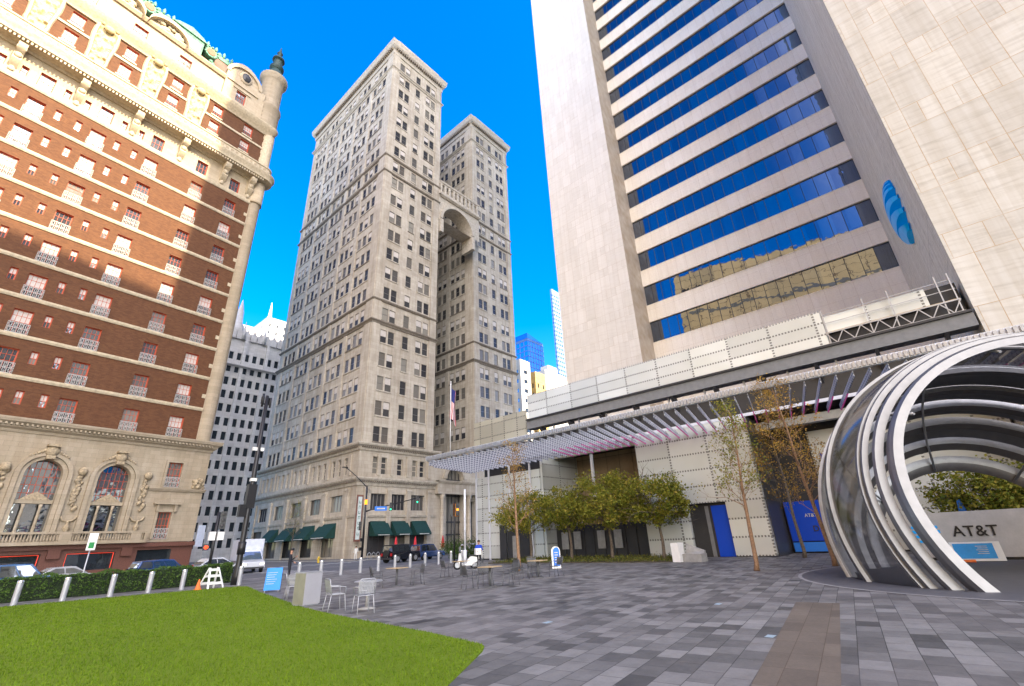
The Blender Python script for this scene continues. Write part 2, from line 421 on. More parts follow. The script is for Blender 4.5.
M = dict(
 pavers=m_pavers(), strip=m_strip(), asphalt=m_asphalt(), lawn=m_lawn(),
 walk=masonry('pale_pavement', (.21,.21,.215), (.27,.265,.26), (.12,.12,.12), 1.5, 1.5, .01, 0, .3),
 kerb=plain('kerb_stone', (.30,.29,.28), .85), paint=plain('white_road_paint', (.5,.5,.48), .8, var=.25),
 brick=masonry('red_brown_brick', (.098,.040,.018), (.142,.060,.025), (.11,.06,.035), .42, .14, .012, .5, .35, (.6,.5,.45)),
 hstone=masonry('cream_hotel_stone', (.42,.35,.245), (.49,.41,.295), (.36,.28,.185), 1.3, .6, .012, .5, .35, (.62,.53,.42)),
 hbase=masonry('buff_hotel_stone', (.34,.29,.21), (.40,.34,.255), (.27,.225,.16), 1.2, .55, .012, .5, .45, (.6,.52,.42)),
 htrim=plain('cream_terracotta', (.47,.395,.275), .75, var=.22), htrimd=plain('weathered_terracotta', (.36,.29,.19), .85, var=.35, sc=5),
 granite=plain('red_granite', (.13,.055,.04), .5, var=.25, sc=8),
 redframe=plain('red_window_frame', (.42,.075,.03), .6), iron=plain('grey_ironwork', (.42,.42,.40), .6), 
 copper=plain('green_copper', (.10,.25,.17), .7, var=.35, sc=2.5), slate=plain('brown_roof_slate', (.17,.10,.07), .8, var=.3, sc=6), darkcopper=plain('dark_copper', (.014,.04,.034), .6, var=.3),
 mstone=masonry('grey_limestone', (.45,.405,.335), (.53,.48,.40), (.33,.29,.24), 1.5, .62, .010, .5, .7, (.52,.48,.42)),
 mtrim=plain('limestone_trim', (.44,.395,.325), .85, var=.22, sc=2), mdark=plain('dark_limestone', (.20,.17,.135), .9, var=.3, sc=3),  # mdark: a darker stone tone for belts, dentils and some sills
 wframe=plain('window_frame_grey', (.16,.15,.14), .6), white=plain('white_paint', (.72,.72,.70), .5, var=.06), dark=plain('dark_metal', (.03,.03,.033), .5), black=plain('black_paint', (.012,.012,.014), .4),
 wglass=glass_dark('window_glass', tint=(.42,.42,.42), refl=.05, fz_=.22), hglass=glass_dark('hotel_window_glass', refl=.28, wob=.3), bigglass=glass_dark('arched_window_glass', refl=.55, wob=.25, wsc=.8, blinds=False),
 sheer=plain('sheer_curtain', (.50,.46,.42), .8), awning=plain('dark_green_awning', (.002,.032,.027), .8, var=.2),
 trav=m_slabs('travertine_wing', 4.85, 22.3-4.85*4, 3.15, 1.77, -5.55, (.55,.53,.48), (.64,.62,.565)),
 trav2=m_slabs('travertine_slab', 4.3, 1.0, 2.8, 1.75, 41.7, (.66,.62,.555), (.72,.68,.615), seam=(.42,.32,.22), dirty=.45),
 travn=m_slabs('brightened_travertine', 9.6, 0, 6.4, 1.15, 68, (.80,.72,.60), (.85,.78,.67), seam=(.2,.16,.12), dirty=1.0, axis=0),  # same stone as the wing, colour lifted to offset the dim north side
 spand=masonry('travertine_spandrel', (.87,.80,.69), (.90,.84,.74), (.6,.5,.4), 1.62, 4.0, .012, 0, .3, (.65,.6,.5)),
 glassband=m_glassband(),
 screen=m_screen(), screenx=m_screen('perforated_metal_screen_return', 0),
 steel=plain('galvanised_steel', (.38,.39,.41), .45, .6), greysteel=plain('grey_steel_beam', (.17,.175,.18), .6, .1), polished=None,
 canopy=plain('white_steel', (.58,.60,.64), .45, var=.07), fins=None, magenta=emis('magenta_edge_light', (.62,.05,.32), .2), recess=masonry('tan_wall_panel', (.27,.20,.13), (.31,.235,.155), (.08,.06,.04), 1.4, 2.2, .02, 0, .3), darkwall=plain('dark_wall', (.028,.028,.03), .5),
 blue=emis('bright_blue_panel', (.0,.04,.36), .15), bluesign=plain('blue_sign', (.015,.16,.62), .5, var=.05), logo=plain('blue_logo', (.0,.30,.72), .35, var=.04, **{'Emission Color': (0,.26,.62,1), 'Emission Strength': .22}),
 bark=plain('bark', (.12,.095,.07), .9, var=.4, sc=14), birch=plain('orange_bark', (.25,.15,.085), .9, var=.35, sc=12),
 oakleaf=m_leaf('oak_leaves', [(.045,.075,.010), (.13,.16,.018), (.23,.225,.026), (.33,.25,.045)]),
 rustleaf=m_leaf('autumn_leaves', [(.12,.10,.018), (.28,.19,.035), (.40,.22,.045), (.42,.30,.08)]),
 hedge=m_leaf('hedge_leaves', [(.02,.05,.008), (.05,.10,.016), (.09,.15,.028)], .1),
 soil=plain('mulch', (.06,.05,.03), .95, var=.3, sc=8), shrub=m_leaf('ground_cover_leaves', [(.04,.06,.012), (.09,.10,.02), (.15,.13,.03)], .1),
 rubber=plain('tyre_rubber', (.015,.015,.015), .85), chrome=plain('bright_metal', (.6,.6,.6), .25, .9, var=.04),
 carglass=glass_dark('car_glass', refl=.3, blinds=False), amber=emis('amber_lamp', (1,.32,.02), 2.2), redlamp=emis('red_lamp', (1,.05,.01), 2.5), greenlamp=emis('green_lamp', (.02,.8,.35), 1.8), lamp=emis('lit_headlamp', (1,.85,.6), 3),
 neon=emis('red_neon_tube', (.9,.08,.04), .8), redtrim=plain('red_umbrella_cloth', (.5,.03,.04), .8), orange=plain('orange_plastic', (.75,.16,.03), .5),
 skin=plain('skin', (.38,.21,.14), .6), navy=plain('navy_uniform', (.012,.014,.022), .85), bluecloth=plain('blue_jacket', (.01,.05,.38), .8), denim=plain('dark_trousers', (.02,.02,.025), .9), whitecloth=plain('white_shirt', (.6,.6,.58), .85), hair=plain('dark_hair', (.02,.014,.01), .7),
 wood=plain('table_wood', (.40,.30,.17), .6, var=.25, sc=8), mesh=plain('grey_chair_metal', (.12,.125,.13), .5, .5), silver=plain('silver_chair_metal', (.36,.37,.39), .5, .35, var=.08), cabgrey=plain('cabinet_grey', (.27,.27,.29), .6, var=.05),
 concrete=plain('concrete', (.30,.30,.29), .85, var=.15), flagred=plain('flag_red', (.45,.03,.04), .8), flagblue=plain('flag_blue', (.02,.03,.16), .8),
)
def m_polish(name, col, rough=.16, sc=1.2, metal=1.0):
    h = H(name); n = h.noise(h.obj(), sc, 3); h.bump(n, .12, .05)
    return h.out(h.ramp(h.noise(h.obj(), 3, 4), [(.3, tuple(c*.85 for c in col)), (.7, col)]), rough, metal)
def m_fins():
    """white steel fins punched with rows of small triangles"""
    h = H('punched_white_fins'); X = h.sep(h.obj())
    a = h.math('FRACT', h.math('MULTIPLY', X[0], 2.4)); z = h.math('FRACT', h.math('MULTIPLY', h.math('SUBTRACT', X[2], 8.29), 6.2))
    tri = h.math('LESS_THAN', h.math('ADD', h.math('MULTIPLY', h.math('ABSOLUTE', h.math('SUBTRACT', a, .5)), 2.0), z), .80)
    c = h.mix(h.math('MULTIPLY', tri, .8), (.58,.60,.66), (.06,.08,.16))
    return h.out(c, .45)
M['fins'] = m_fins()
M['polished'] = m_polish('brushed_stainless_steel', (.25,.25,.245), .4, metal=.4)
def m_tint():
    """smoked glass: a dull mirror that still lets some of the far side through"""
    h = H('smoked_glass_panel'); g = h.n('ShaderNodeBsdfGlossy'); g.inputs['Color'].default_value = (.36,.35,.34,1); g.inputs['Roughness'].default_value = .12
    t = h.n('ShaderNodeBsdfTransparent'); t.inputs['Color'].default_value = (.50,.50,.52,1)
    n = h.noise(h.obj(), .8, 3); bp = h.n('ShaderNodeBump'); h.L(n, bp.inputs['Height']); bp.inputs['Strength'].default_value = .15; bp.inputs['Distance'].default_value = .05; h.L(bp.outputs[0], g.inputs['Normal'])
    m = h.n('ShaderNodeMixShader'); m.inputs[0].default_value = .74; h.L(t.outputs[0], m.inputs[1]); h.L(g.outputs[0], m.inputs[2]); h.L(m.outputs[0], h.o.inputs['Surface'])
    return h.mat
M['mirror'] = m_tint()
M['hoopside'] = m_polish('dark_rolled_steel', (.15,.15,.16), .4, 1.0, metal=.6)
M['mirror2'] = m_polish('dull_inner_steel', (.26,.27,.285), .42, .8)

# ---------------------------------------------------------------- ground
def sheet(name, polys, z, mat, parent=None):
    mb = MB()
    for p in polys: mb.face([(x, y, z) for x, y in p])
    return mb.build(name, mat, parent)
g = sheet('ground', [[(-3000,-3000), (3000,-3000), (3000,3000), (-3000,3000)]], -.14, M['asphalt']); tag(g, kind='structure')
def slab(name, poly, mat, z0=-.14, z1=0.0, kw=.18):
    """raised pavement with a kerb round it"""
    mb = MB(); mb.face([(x, y, z1) for x, y in poly], 0)
    n = len(poly)
    for i in range(n):
        a, b = poly[i], poly[(i+1) % n]
        mb.face([(*a, z0), (*b, z0), (*b, z1), (*a, z1)], 1)
    cx = sum(p[0] for p in poly)/n; cy = sum(p[1] for p in poly)/n
    o = mb.build(name, [mat, M['kerb']]); tag(o, kind='structure')
    kb = MB()
    for i in range(n):
        a = Vector((*poly[i], 0)); b = Vector((*poly[(i+1) % n], 0)); d = (b-a).normalized(); q = Vector((-d.y, d.x, 0))
        if q.dot(Vector((cx, cy, 0))-a) < 0: q = -q
        p = [a, b, b+q*kw, a+q*kw]
        kb.face([(v.x, v.y, z1+.004) for v in p])
    k = kb.build('kerb', M['kerb']); tag(k, kind='structure')
    return o
plaza = slab('plaza', [(-90,-60), (120,-60), (120,24), (70,38.5), (-90,36.0)], M['pavers'])
slab('pavement', [(38.0,62.5), (140,62.5), (140,140), (38.0,140)], M['walk'])
slab('pavement', [(-90,52.5), (23.5,67.5), (23.5,140), (-90,140)], M['walk'])
# globe base and joint lines of the plaza
bs = MB()
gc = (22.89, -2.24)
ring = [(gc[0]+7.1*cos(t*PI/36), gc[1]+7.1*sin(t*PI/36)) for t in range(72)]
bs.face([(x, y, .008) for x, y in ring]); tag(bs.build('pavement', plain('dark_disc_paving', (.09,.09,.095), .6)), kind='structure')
bs = MB()
for i in range(72):
    a = ring[i]; b = ring[(i+1) % 72]; k = 7.22/7.1
    A = (gc[0]+(a[0]-gc[0])*k, gc[1]+(a[1]-gc[1])*k); B = (gc[0]+(b[0]-gc[0])*k, gc[1]+(b[1]-gc[1])*k)
    bs.face([(*a, .012), (*b, .012), (*B, .012), (*A, .012)])
tag(bs.build('pavement', M['kerb']), kind='structure')
def strip(p0, p1, wdt, z, mat, name='paving_strip'):
    a = Vector((*p0, 0)); b = Vector((*p1, 0)); d = (b-a).normalized(); q = Vector((-d.y, d.x, 0))*(wdt/2)
    o = sheet(name, [[(v.x, v.y) for v in (a-q, b-q, b+q, a+q)]], z, mat); return tag(o, kind='structure')
for i_, (x_, y_, w_) in enumerate([(9.35,7.35,.12), (9.9,2.9,.12), (13.4,5.0,.12), (8.1,10.3,.3), (12.2,9.0,.16), (16.5,11.5,.16)]):
    tag(sheet('floor_light' if w_ < .2 else 'drain_cover', [[(x_-w_,y_-w_*.6), (x_+w_,y_-w_*.6), (x_+w_,y_+w_*.6), (x_-w_,y_+w_*.6)]], .006, plain('pale_floor_lens', (.30,.42,.50), .3) if w_ < .15 else M['dark']), kind='structure')
strip((4.8, 1.60), (14.45, 2.98), .92, .004, M['strip'])
# street markings
for y, wd in ((48.6, .12), (48.9, .12)): strip((-60, y-6), (22, y+3.2), wd, -.134, M['paint'] if y > 48.7 else M['paint'], 'road_marking')
for i in range(9): strip((24.6+i*1.5, 62.2), (24.3+i*1.5, 58.6), .5, -.134, M['paint'], 'road_marking')
for i in range(11): strip((19.8, 40.6+i*1.6), (23.0, 41.0+i*1.6), .5, -.134, M['paint'], 'road_marking')
for x0 in range(26, 90, 9): strip((x0, 50.5), (x0+3.5, 50.5), .14, -.134, M['paint'], 'road_marking')
# ---------------------------------------------------------------- lawn: turf sheet with blades of grass
LAWN = [(-14,33.0), (2.2,31.4), (6.1,30.9), (11.1,30.0), (11.3,29.2), (10.0,24.2), (8.9,19.5), (8.2,16.7), (7.7,13.4), (7.4,10.5), (7.2,8.6), (6.93,7.0), (6.82,6.82), (6.55,6.6), (4.75,5.5), (2.0,4.4), (-14,3.7)]
lm = MB(); lm.face([(x, y, .02) for x, y in LAWN])
n = len(LAWN)
for i in range(n):
    a, b = LAWN[i], LAWN[(i+1) % n]; lm.face([(*a, 0), (*b, 0), (*b, .02), (*a, .02)])
tag(lm.build('lawn_turf', M['lawn']), kind='structure')
def inside(x, y, P):
    c = False; j = len(P)-1
    for i in range(len(P)):
        if (P[i][1] > y) != (P[j][1] > y) and x < (P[j][0]-P[i][0])*(y-P[i][1])/(P[j][1]-P[i][1])+P[i][0]: c = not c
        j = i
    return c
gv = []; gf = []
rg = random.Random(3)
while len(gf) < 95000:
    r = 5 + 27*rg.random()**1.25; b = rad(rg.uniform(-16, 50))
    x, y = r*sin(b), r*cos(b)
    if not inside(x, y, LAWN): continue
    hgt = rg.uniform(.018, .042)*(1+r/60); t = rg.uniform(0, PI); wv = .0035*(1+r/7); k = len(gv)
    dx, dy = cos(t)*wv, sin(t)*wv; lx, ly = rg.uniform(-.015, .015), rg.uniform(-.015, .015)
    gv += [(x-dx, y-dy, .018), (x+dx, y+dy, .018), (x+lx, y+ly, .02+hgt)]; gf.append((k, k+1, k+2))
me = bpy.data.meshes.new('grass'); me.from_pydata(gv, [], gf); me.materials.append(M['lawn'])
tag(mk('grass', me), 'short bright green turf of the lawn', 'grass', kind='stuff')
# ---------------------------------------------------------------- sash windows shared by the buildings
def win_mesh(name, w, h, mats, rec=.30, bar=.05, cols=1, rows=2, fr=.06, curtain=False):
    """window centred on x=0, sill z=0, facing -y; set back by rec. mats = [frame, glass, curtain]"""
    mb = MB(); y = rec
    mb.face([(-w/2, y, 0), (w/2, y, 0), (w/2, y, h), (-w/2, y, h)], 1)
    for a, b, c, d in ((-w/2, w/2, 0, fr), (-w/2, w/2, h-fr, h), (-w/2, -w/2+fr, fr, h-fr), (w/2-fr, w/2, fr, h-fr)):
        mb.box(a, b, y-.07, y-.003, c, d, 0)
    for i in range(1, cols): x = -w/2+w*i/cols; mb.box(x-bar/2, x+bar/2, y-.05, y-.003, fr, h-fr, 0)
    for i in range(1, rows): z = h*i/rows; mb.box(-w/2+fr, w/2-fr, y-.055, y-.004, z-bar/2, z+bar/2, 0)
    if curtain: mb.box(-w/2+fr, w/2-fr, y-.02, y-.006, h*.5, h-fr, 2)
    me = mb.mesh(name, mats, recalc=False); return me
def stuff_windows(name, mesh, places, parent):
    """many more windows of the same kind in one part"""
    v = [tuple(p.co) for p in mesh.vertices]; f = [tuple(p.vertices) for p in mesh.polygons]; mi = [p.material_index for p in mesh.polygons]
    mb = MB()
    for (x, y, z, rz) in places:
        b = len(mb.v); c, s = cos(rz), sin(rz)
        mb.v += [(x+a*c-q*s, y+a*s+q*c, z+e) for a, q, e in v]
        mb.f += [tuple(b+i for i in t) for t in f]; mb.m += mi; mb.sm += [False]*len(f)
    me = mb.mesh(name, list(mesh.materials), recalc=False)
    return tag(mk(name, me, parent), kind='stuff')

# ---------------------------------------------------------------- the tall twin-towered office building
MAG = empty('office_tower', (42, 70.5, 0), 0, 'tall pale limestone office building of twin towers joined by a high arch', 'office building')
FH = 4.67; ROWS = [18.35 + FH*k for k in range(21)]      # sill heights
SC_COLS = [2.7, 4.4, 7.7, 10.9, 12.6]; WY = [3.75+7.3*b+2.05*i for b in range(5) for i in range(3)]
def mag_tower(x0, wd, ln, ztop, nrows, base_to=0.0, west=True):
    mb = MB(); S = fr_s(0); W = fr_w(x0); N = fr_n(ln); E = fr_e(x0+wd)
    w, h = 1.34, 2.7
    rows = ROWS[:nrows]
    hs = [(x0+c-w/2, x0+c+w/2, z, z+h) for c in SC_COLS for z in rows]
    hw = [(y-.7, y+.7, z, z+h) for y in WY for z in rows]
    ex = base_to
    facade(mb, S, x0, x0+wd, ex, ztop, hs, .2, 0)
    facade(mb, W, 0, ln, ex, ztop, hw, .2, 0)
    facade(mb, N, x0, x0+wd, ex, ztop, [], .3, 0)
    facade(mb, E, 0, ln, ex, ztop, [(y-.7, y+.7, z, z+h) for y in WY[::1] for z in rows[::2]], .34, 0)
    # corner and bay piers, standing slightly proud
    for a, b in ((0, 1.7), (wd-1.7, wd)): fbox(mb, S, x0+a, x0+b, 18.0, ztop, 0, .16, 0)
    fbox(mb, W, .0, 2.4, 18.0, ztop, .003, .16, 0)
    for bi in range(6):
        y = 1.2+7.3*bi+ (1.35 if bi else 1.4)
        if bi: fbox(mb, W, y-1.0, y+.0, 18.0, ztop-8, .003, .12, 0)
    return mb, hs, hw
def belt(mb, x0, wd, ln, z, pr, m=1, e=True):
    S = fr_s(0); W = fr_w(x0); N = fr_n(ln); E = fr_e(x0+wd)
    for fn, a, b in ((S, x0, x0+wd), (W, 0, ln), (N, x0, x0+wd), (E, 0, ln)):
        course(mb, fn, a, b, [(z+za, d) for za, d in pr], m, 1, 1)
cornice_prof = [(-3.4, 0), (-3.4, .2), (-3.0, .25), (-2.2, .3), (-2.0, .55), (-1.3, .95), (-1.1, 1.0), (-.5, 1.1), (0, 1.22), (.25, 1.22), (.25, -.6), (.25, -2.0)]
small_prof = [(-.5, 0), (-.5, .16), (-.2, .28), (.05, .5), (.22, .5), (.22, 0)]
dark_belt_prof = [(-.3, .03), (-.3, .15), (0, .36), (.15, .36), (.15, .02)]  # thin belt profile, built in the darker stone
sets = []; T2O = (29.1, 2.5, 0)
for org in ((0, 0, 0), T2O):
    wd, ztop, nr, x0 = 15.3, 117.2, 21, 0
    mb, hs, hw = mag_tower(0, wd, 40.3, ztop, nr, 0)
    mb.face([(0, 0, ztop), (wd, 0, ztop), (wd, 40.3, ztop), (0, 40.3, ztop)], 0)
    t2 = MB(); belt(t2, x0, wd, 40.3, ztop+2.2, cornice_prof, 0)
    t2.box(.5, wd-1.6, -.9, 38, ztop+2.46, ztop+3.3, 0)
    t2.build('cornice', [M['mtrim'], M['mdark']], MAG, recalc=True, loc=org)
    t3 = mb
    for q in range(int(wd/.62)): t3.box(x0+.2+q*.62, x0+.45+q*.62, -.95, -.31, ztop+.0, ztop+.6, 2)
    for q in range(int(40/.62)): t3.box(x0-.95, x0-.31, .2+q*.62, .45+q*.62, ztop+.0, ztop+.6, 2)
    for z, pf, mm in ((ROWS[20]-.75, small_prof, 0), (45.8, dark_belt_prof, 1), (41.1, small_prof, 1), (82.4, dark_belt_prof, 1), (77.9, dark_belt_prof, 1)):
        t4 = MB(); belt(t4, x0, wd, 40.3, z, pf, mm); t4.build('string_course', [M['mtrim'], M['mdark']], MAG, recalc=True, loc=org)
    t5 = mb
    for r_ in range(nr):
        for c in ((SC_COLS[0]+SC_COLS[1])/2, SC_COLS[2], (SC_COLS[3]+SC_COLS[4])/2):
            hwid = 1.6 if c != SC_COLS[2] else .8
            t5.box(x0+c-hwid, x0+c+hwid, -.13, -.002, ROWS[r_]-.22, ROWS[r_]-.003, 2 if r_ % 5 == 0 else 1)
        for b in range(5):
            y = 3.75+7.3*b+2.05; t5.box(x0-.13, x0-.002, y-2.9, y+2.9, ROWS[r_]-.22, ROWS[r_]-.003, 2 if r_ % 4 == 0 else 1)
    mb.build('wall', [M['mstone'], M['mtrim'], M['mdark']], MAG, recalc=False, loc=org)
    sets.append((org, hs, hw))
# window places in order of nearness: the first hundred are parts of their own
wmeS = [win_mesh('sash_window', 1.38, 2.7, [M['wframe'], M['wglass'], M['sheer']], rec=.16, curtain=c, bar=.07, fr=.07) for c in (False, True)]
places = []
for org, hs, hw in sets:
    for a, b, c, d in hs: places.append(((a+b)/2+org[0], org[1], c, 0.0))
    for a, b, c, d in hw: places.append((org[0], (a+b)/2+org[1], c, -PI/2))
near = [p for p in places if p[0] < 20 and p[2] < 50]
near.sort(key=lambda p: (p[2]*.6 + (p[1])*.9))
near = near[:100]; ns = set(near)
rw = random.Random(5)
for x, y, z, rz in near: mk('window', wmeS[rw.random() < .35], MAG, (x, y, z), rz)
rest = [p for p in places if p not in ns]
ra = [p for i, p in enumerate(rest) if i % 3]; rb = [p for i, p in enumerate(rest) if not i % 3]
stuff_windows('window', wmeS[0], ra, MAG)
stuff_windows('window', wmeS[1], rb, MAG)
# --- lower storeys: rusticated base with entablatures, the columned row and shop openings
base = MB(); S = fr_s(-.45); W = fr_w(-.45)
bw_s = [(2.7,.55),(4.4,.55),(7.7,.6),(10.9,.55),(12.6,.55)]
hs = [(c-q, c+q, 12.9, 15.7) for c, q in bw_s] + [(c-1.45, c+1.45, 7.1, 9.7) for c in (3.7, 7.7, 11.8)] + [(c-1.75, c+1.75, .3, 5.3) for c in (3.9, 7.95, 12.0)]
hw = [(y-.5, y+.5, 12.9, 15.7) for y in WY] + [(y-2.0, y+2.0, 7.1, 9.7) for y in [5.8+7.3*b for b in range(5)]] + [(y-2.3, y+2.3, .3, 5.3) for y in [7.7+7.1*b for b in range(4)]+[36.4]]
facade(base, S, -.45, 15.75, 0, 17.5, hs, .5, 0); facade(base, W, -.45, 40.7, 0, 17.5, hw, .5, 0)
base.face([(-.45,-.45,17.5), (15.75,-.45,17.5), (15.75,0,17.5), (-.45,0,17.5)], 0); base.face([(-.45,0,17.5), (0,0,17.5), (0,40.7,17.5), (-.45,40.7,17.5)], 0)
base.face([(15.75,-.45,0), (15.75,.2,0), (15.75,.2,17.5), (15.75,-.45,17.5)], 0)
for c, q in ((3.7,0),(7.7,0),(11.8,0)):
    for k in (-1.45, 1.45): pass
for c in (1.3, 5.72, 9.75, 14.3): fbox(base, S, c-.42, c+.42, 0, 10.2, .003, .28, 0); fbox(base, S, c-.55, c+.55, 10.2, 10.55, .003, .4, 0)
for c in (3.3, 5.95, 9.3, 14.1):
    fbox(base, S, c-.3, c+.3, 12.7, 16.2, .003, .22, 0)
for b in range(6): y = 2.15+7.3*b; fbox(base, W, y-.5, y+.5, 0, 10.2, .003, .28, 0); fbox(base, W, y-.62, y+.62, 10.2, 10.55, .003, .4, 0); fbox(base, W, y-.3, y+.3, 12.7, 16.2, .003, .22, 0)
base.build('wall', M['mstone'], MAG, recalc=False)
ent = MB()
for z, pf in ((17.5, [(-.9,.0),(-.9,.2),(-.4,.3),(-.1,.75),(.15,.85),(.3,.85),(.3,.0)]), (11.9, [(-1.0,.0),(-1.0,.15),(-.5,.25),(-.15,.65),(.1,.75),(.25,.75),(.25,.0)])):
    course(ent, S, -.45, 15.75, [(z+a, b) for a, b in pf], 0, 1, 1); course(ent, W, -.45, 40.7, [(z+a, b) for a, b in pf], 0, 1, 1)
    for k in range(40): ent.box(-.3+k*.4, -.1+k*.4, -.45-.5, -.45-.05, z-.5, z-.2, 1)
    for k in range(100): ent.box(-.45-.5, -.45-.05, -.3+k*.4, -.1+k*.4, z-.5, z-.2, 1)
course(ent, S, -.45, 15.75, [(6.0,0),(6.0,.15),(6.35,.25),(6.35,0)], 0, 1, 1); course(ent, W, -.45, 40.7, [(6.0,0),(6.0,.15),(6.35,.25),(6.35,0)], 0, 1, 1)
ent.build('cornice', [M['mtrim'], M['mdark']], MAG)
wl = win_mesh('window', 2.9, 2.6, [M['wframe'], M['wglass'], M['sheer']], rec=.4, cols=4, rows=1, bar=.14)
wl2 = win_mesh('window', 4.0, 2.6, [M['wframe'], M['wglass'], M['sheer']], rec=.4, cols=4, rows=1, bar=.2)
wm_ = win_mesh('window', 1.1, 2.8, [M['mtrim'], M['wglass'], M['sheer']], rec=.4, rows=3, bar=.12)
for c, q in bw_s: mk('mezzanine_window', wm_, MAG, (c, -.45, 12.9))
for y in WY: mk('mezzanine_window', wm_, MAG, (-.45, y, 12.9), -PI/2)
for c in (3.7, 7.7, 11.8): mk('colonnade_window', wl, MAG, (c, -.45, 7.1))
for b in range(5): mk('colonnade_window', wl2, MAG, (-.45, 5.8+7.3*b, 7.1), -PI/2)
shop = win_mesh('shopfront', 3.5, 5.0, [M['dark'], M['wglass'], M['sheer']], rec=.42, cols=3, rows=2)
shop2 = win_mesh('shopfront', 4.6, 5.0, [M['dark'], M['wglass'], M['sheer']], rec=.42, cols=3, rows=2)
for c in (3.9, 7.95, 12.0): mk('shopfront', shop, MAG, (c, -.45, .3))
for y in [7.7+7.1*b for b in range(4)]+[36.4]: mk('shopfront', shop2, MAG, (-.45, y, .3), -PI/2)
def awning(u0, u1, fn, z0=3.1, z1=5.4, out=1.7):
    mb = MB(); a = [fn(u0, z1, .02), fn(u1, z1, .02), fn(u1, z0+.3, out), fn(u0, z0+.3, out)]
    mb.face(a, 0); mb.face([fn(u0, z0+.3, out), fn(u1, z0+.3, out), fn(u1, z0, out), fn(u0, z0, out)], 0)
    for u in (u0, u1): mb.face([fn(u, z1, .02), fn(u, z0+.3, out), fn(u, z0, out), fn(u, z0+.02, .02)], 0)
    mb.face([fn(u0+.6, z0+.09, out+.004), fn(u1-.5, z0+.09, out+.004), fn(u1-.5, z0+.2, out+.004), fn(u0+.6, z0+.2, out+.004)], 1)
    return mb.build('awning', [M['awning'], M['paint']], MAG, recalc=False)
for a, b in ((2.4, 5.7), (6.5, 9.7), (10.6, 13.8)): awning(a, b, fr_s(-.45))
for a, b in ((4.9, 10.2), (12.0, 17.1), (19.1, 24.0), (26.2, 30.6)): awning(a, b, fr_w(-.45))
# --- entrance block between the towers, recess behind, and the high arch
eb = MB(); S2 = fr_s(-.3)
facade(eb, S2, 15.75, 29.0, 0, 16.2, [(18.6, 22.9, .2, 15.2), (24.7, 26.2, .2, 9.0)], 1.0, 0)
arch_fill(eb, S2, 20.75, 2.15, 13.05, 15.2, 1.0, 0, 0)
arch_ring(eb, S2, 20.75, 13.05, 2.15, 2.95, 0.003, .35, 0)
eb.face([(15.75,-.3,16.2), (29,-.3,16.2), (29,22,16.2), (15.75,22,16.2)], 0)
facade(eb, fr_s(22), 15.3, 29.1, 16.2, 110, [(c-.6, c+.6, z, z+2.5) for c in (17.5, 19.4, 21.3, 23.2, 25) for z in ROWS[:18]], .34, 0)
for c in (17.3, 24.1): eb.lathe((c, -.75, 0), [(.55,0),(.55,.5),(.42,.7),(.38,9.2),(.5,9.5),(.6,9.9),(.6,10.1)], 16, 0)
for c in (26.4,): eb.lathe((c, -.75, 0), [(.55,0),(.55,.5),(.42,.7),(.38,9.2),(.5,9.5),(.6,9.9),(.6,10.1)], 16, 0)
fbox(eb, S2, 15.8, 29, 10.1, 11.9, .003, .95, 0)
course(eb, S2, 15.8, 29, [(11.9,.95),(12.3,1.3),(12.5,1.3),(12.5,0)], 0, 0, 0)
eb.build('entrance_block', M['mstone'], MAG, recalc=True)
eg = MB(); eg.face([(18.3,.62,0), (23.2,.62,0), (23.2,.62,15.6), (18.3,.62,15.6)], 0); eg.face([(24.6,.62,0), (26.3,.62,0), (26.3,.62,9.2), (24.6,.62,9.2)], 0)
for x in (18.95, 19.85, 20.75, 21.65, 22.55): eg.box(x-.06, x+.06, .5, .61, 0, 15.4, 1)
for z in (3.0, 5.2, 9.9, 12.9): eg.box(18.4, 23.1, .48, .6, z-.12, z+.12, 1)
eg.build('entrance_window', [M['wglass'], M['dark']], MAG, recalc=False)
ar = MB(); fa = fr_s(0)
r_ = 4.9; cx = 21.4; zs = 73.3
facade(ar, fa, 15.3, 29.1, zs, 80.6, [(cx-r_, cx+r_, zs, zs+r_+.4)], 3.5, 0)
arch_fill(ar, fa, cx, r_, zs+.4, zs+r_+.4, 3.5, 0, 0, 24); arch_ring(ar, fa, cx, zs+.4, r_, r_+.7, .003, .4, 0, 24)
ar.face([(15.3,0,80.6), (29.1,0,80.6), (29.1,3.5,80.6), (15.3,3.5,80.6)], 0); ar.face([(15.3,3.5,zs+r_+.4), (29.1,3.5,zs+r_+.4), (29.1,3.5,80.6), (15.3,3.5,80.6)], 0)
course(ar, fa, 15.5, 29.0, [(80.1,.0),(80.1,.3),(80.5,.7),(80.8,.7),(80.8,0)], 0); course(ar, fa, 15.5, 29.0, [(84.4,.1),(84.4,.4),(84.9,.5),(84.9,0),(84.9,-.5)], 0)
for k in range(10): u = 15.9+k*1.38; ar.box(u-.28, u+.28, -.3, .3, 80.8, 84.5, 0)
ar.box(15.3, 29, -.2, .2, 80.8, 81.9, 0); ar.box(15.3, 29, -.2, .2, 84.0, 84.9, 0)
for s_ in (-1, 1): ar.box(cx+s_*(r_+.35)-.45, cx+s_*(r_+.35)+.45, -.5, 3.4, 69.6, zs, 0)
ar.build('bridge_arch', M['mtrim'], MAG, recalc=True)
rw2 = win_mesh('sash_window', 1.2, 2.5, [M['wframe'], M['wglass'], M['sheer']])
stuff_windows('recess_window', rw2, [(c, 22.0, z, 0) for c in (17.5, 19.4, 21.3, 23.2, 25) for z in ROWS[:18]], MAG)
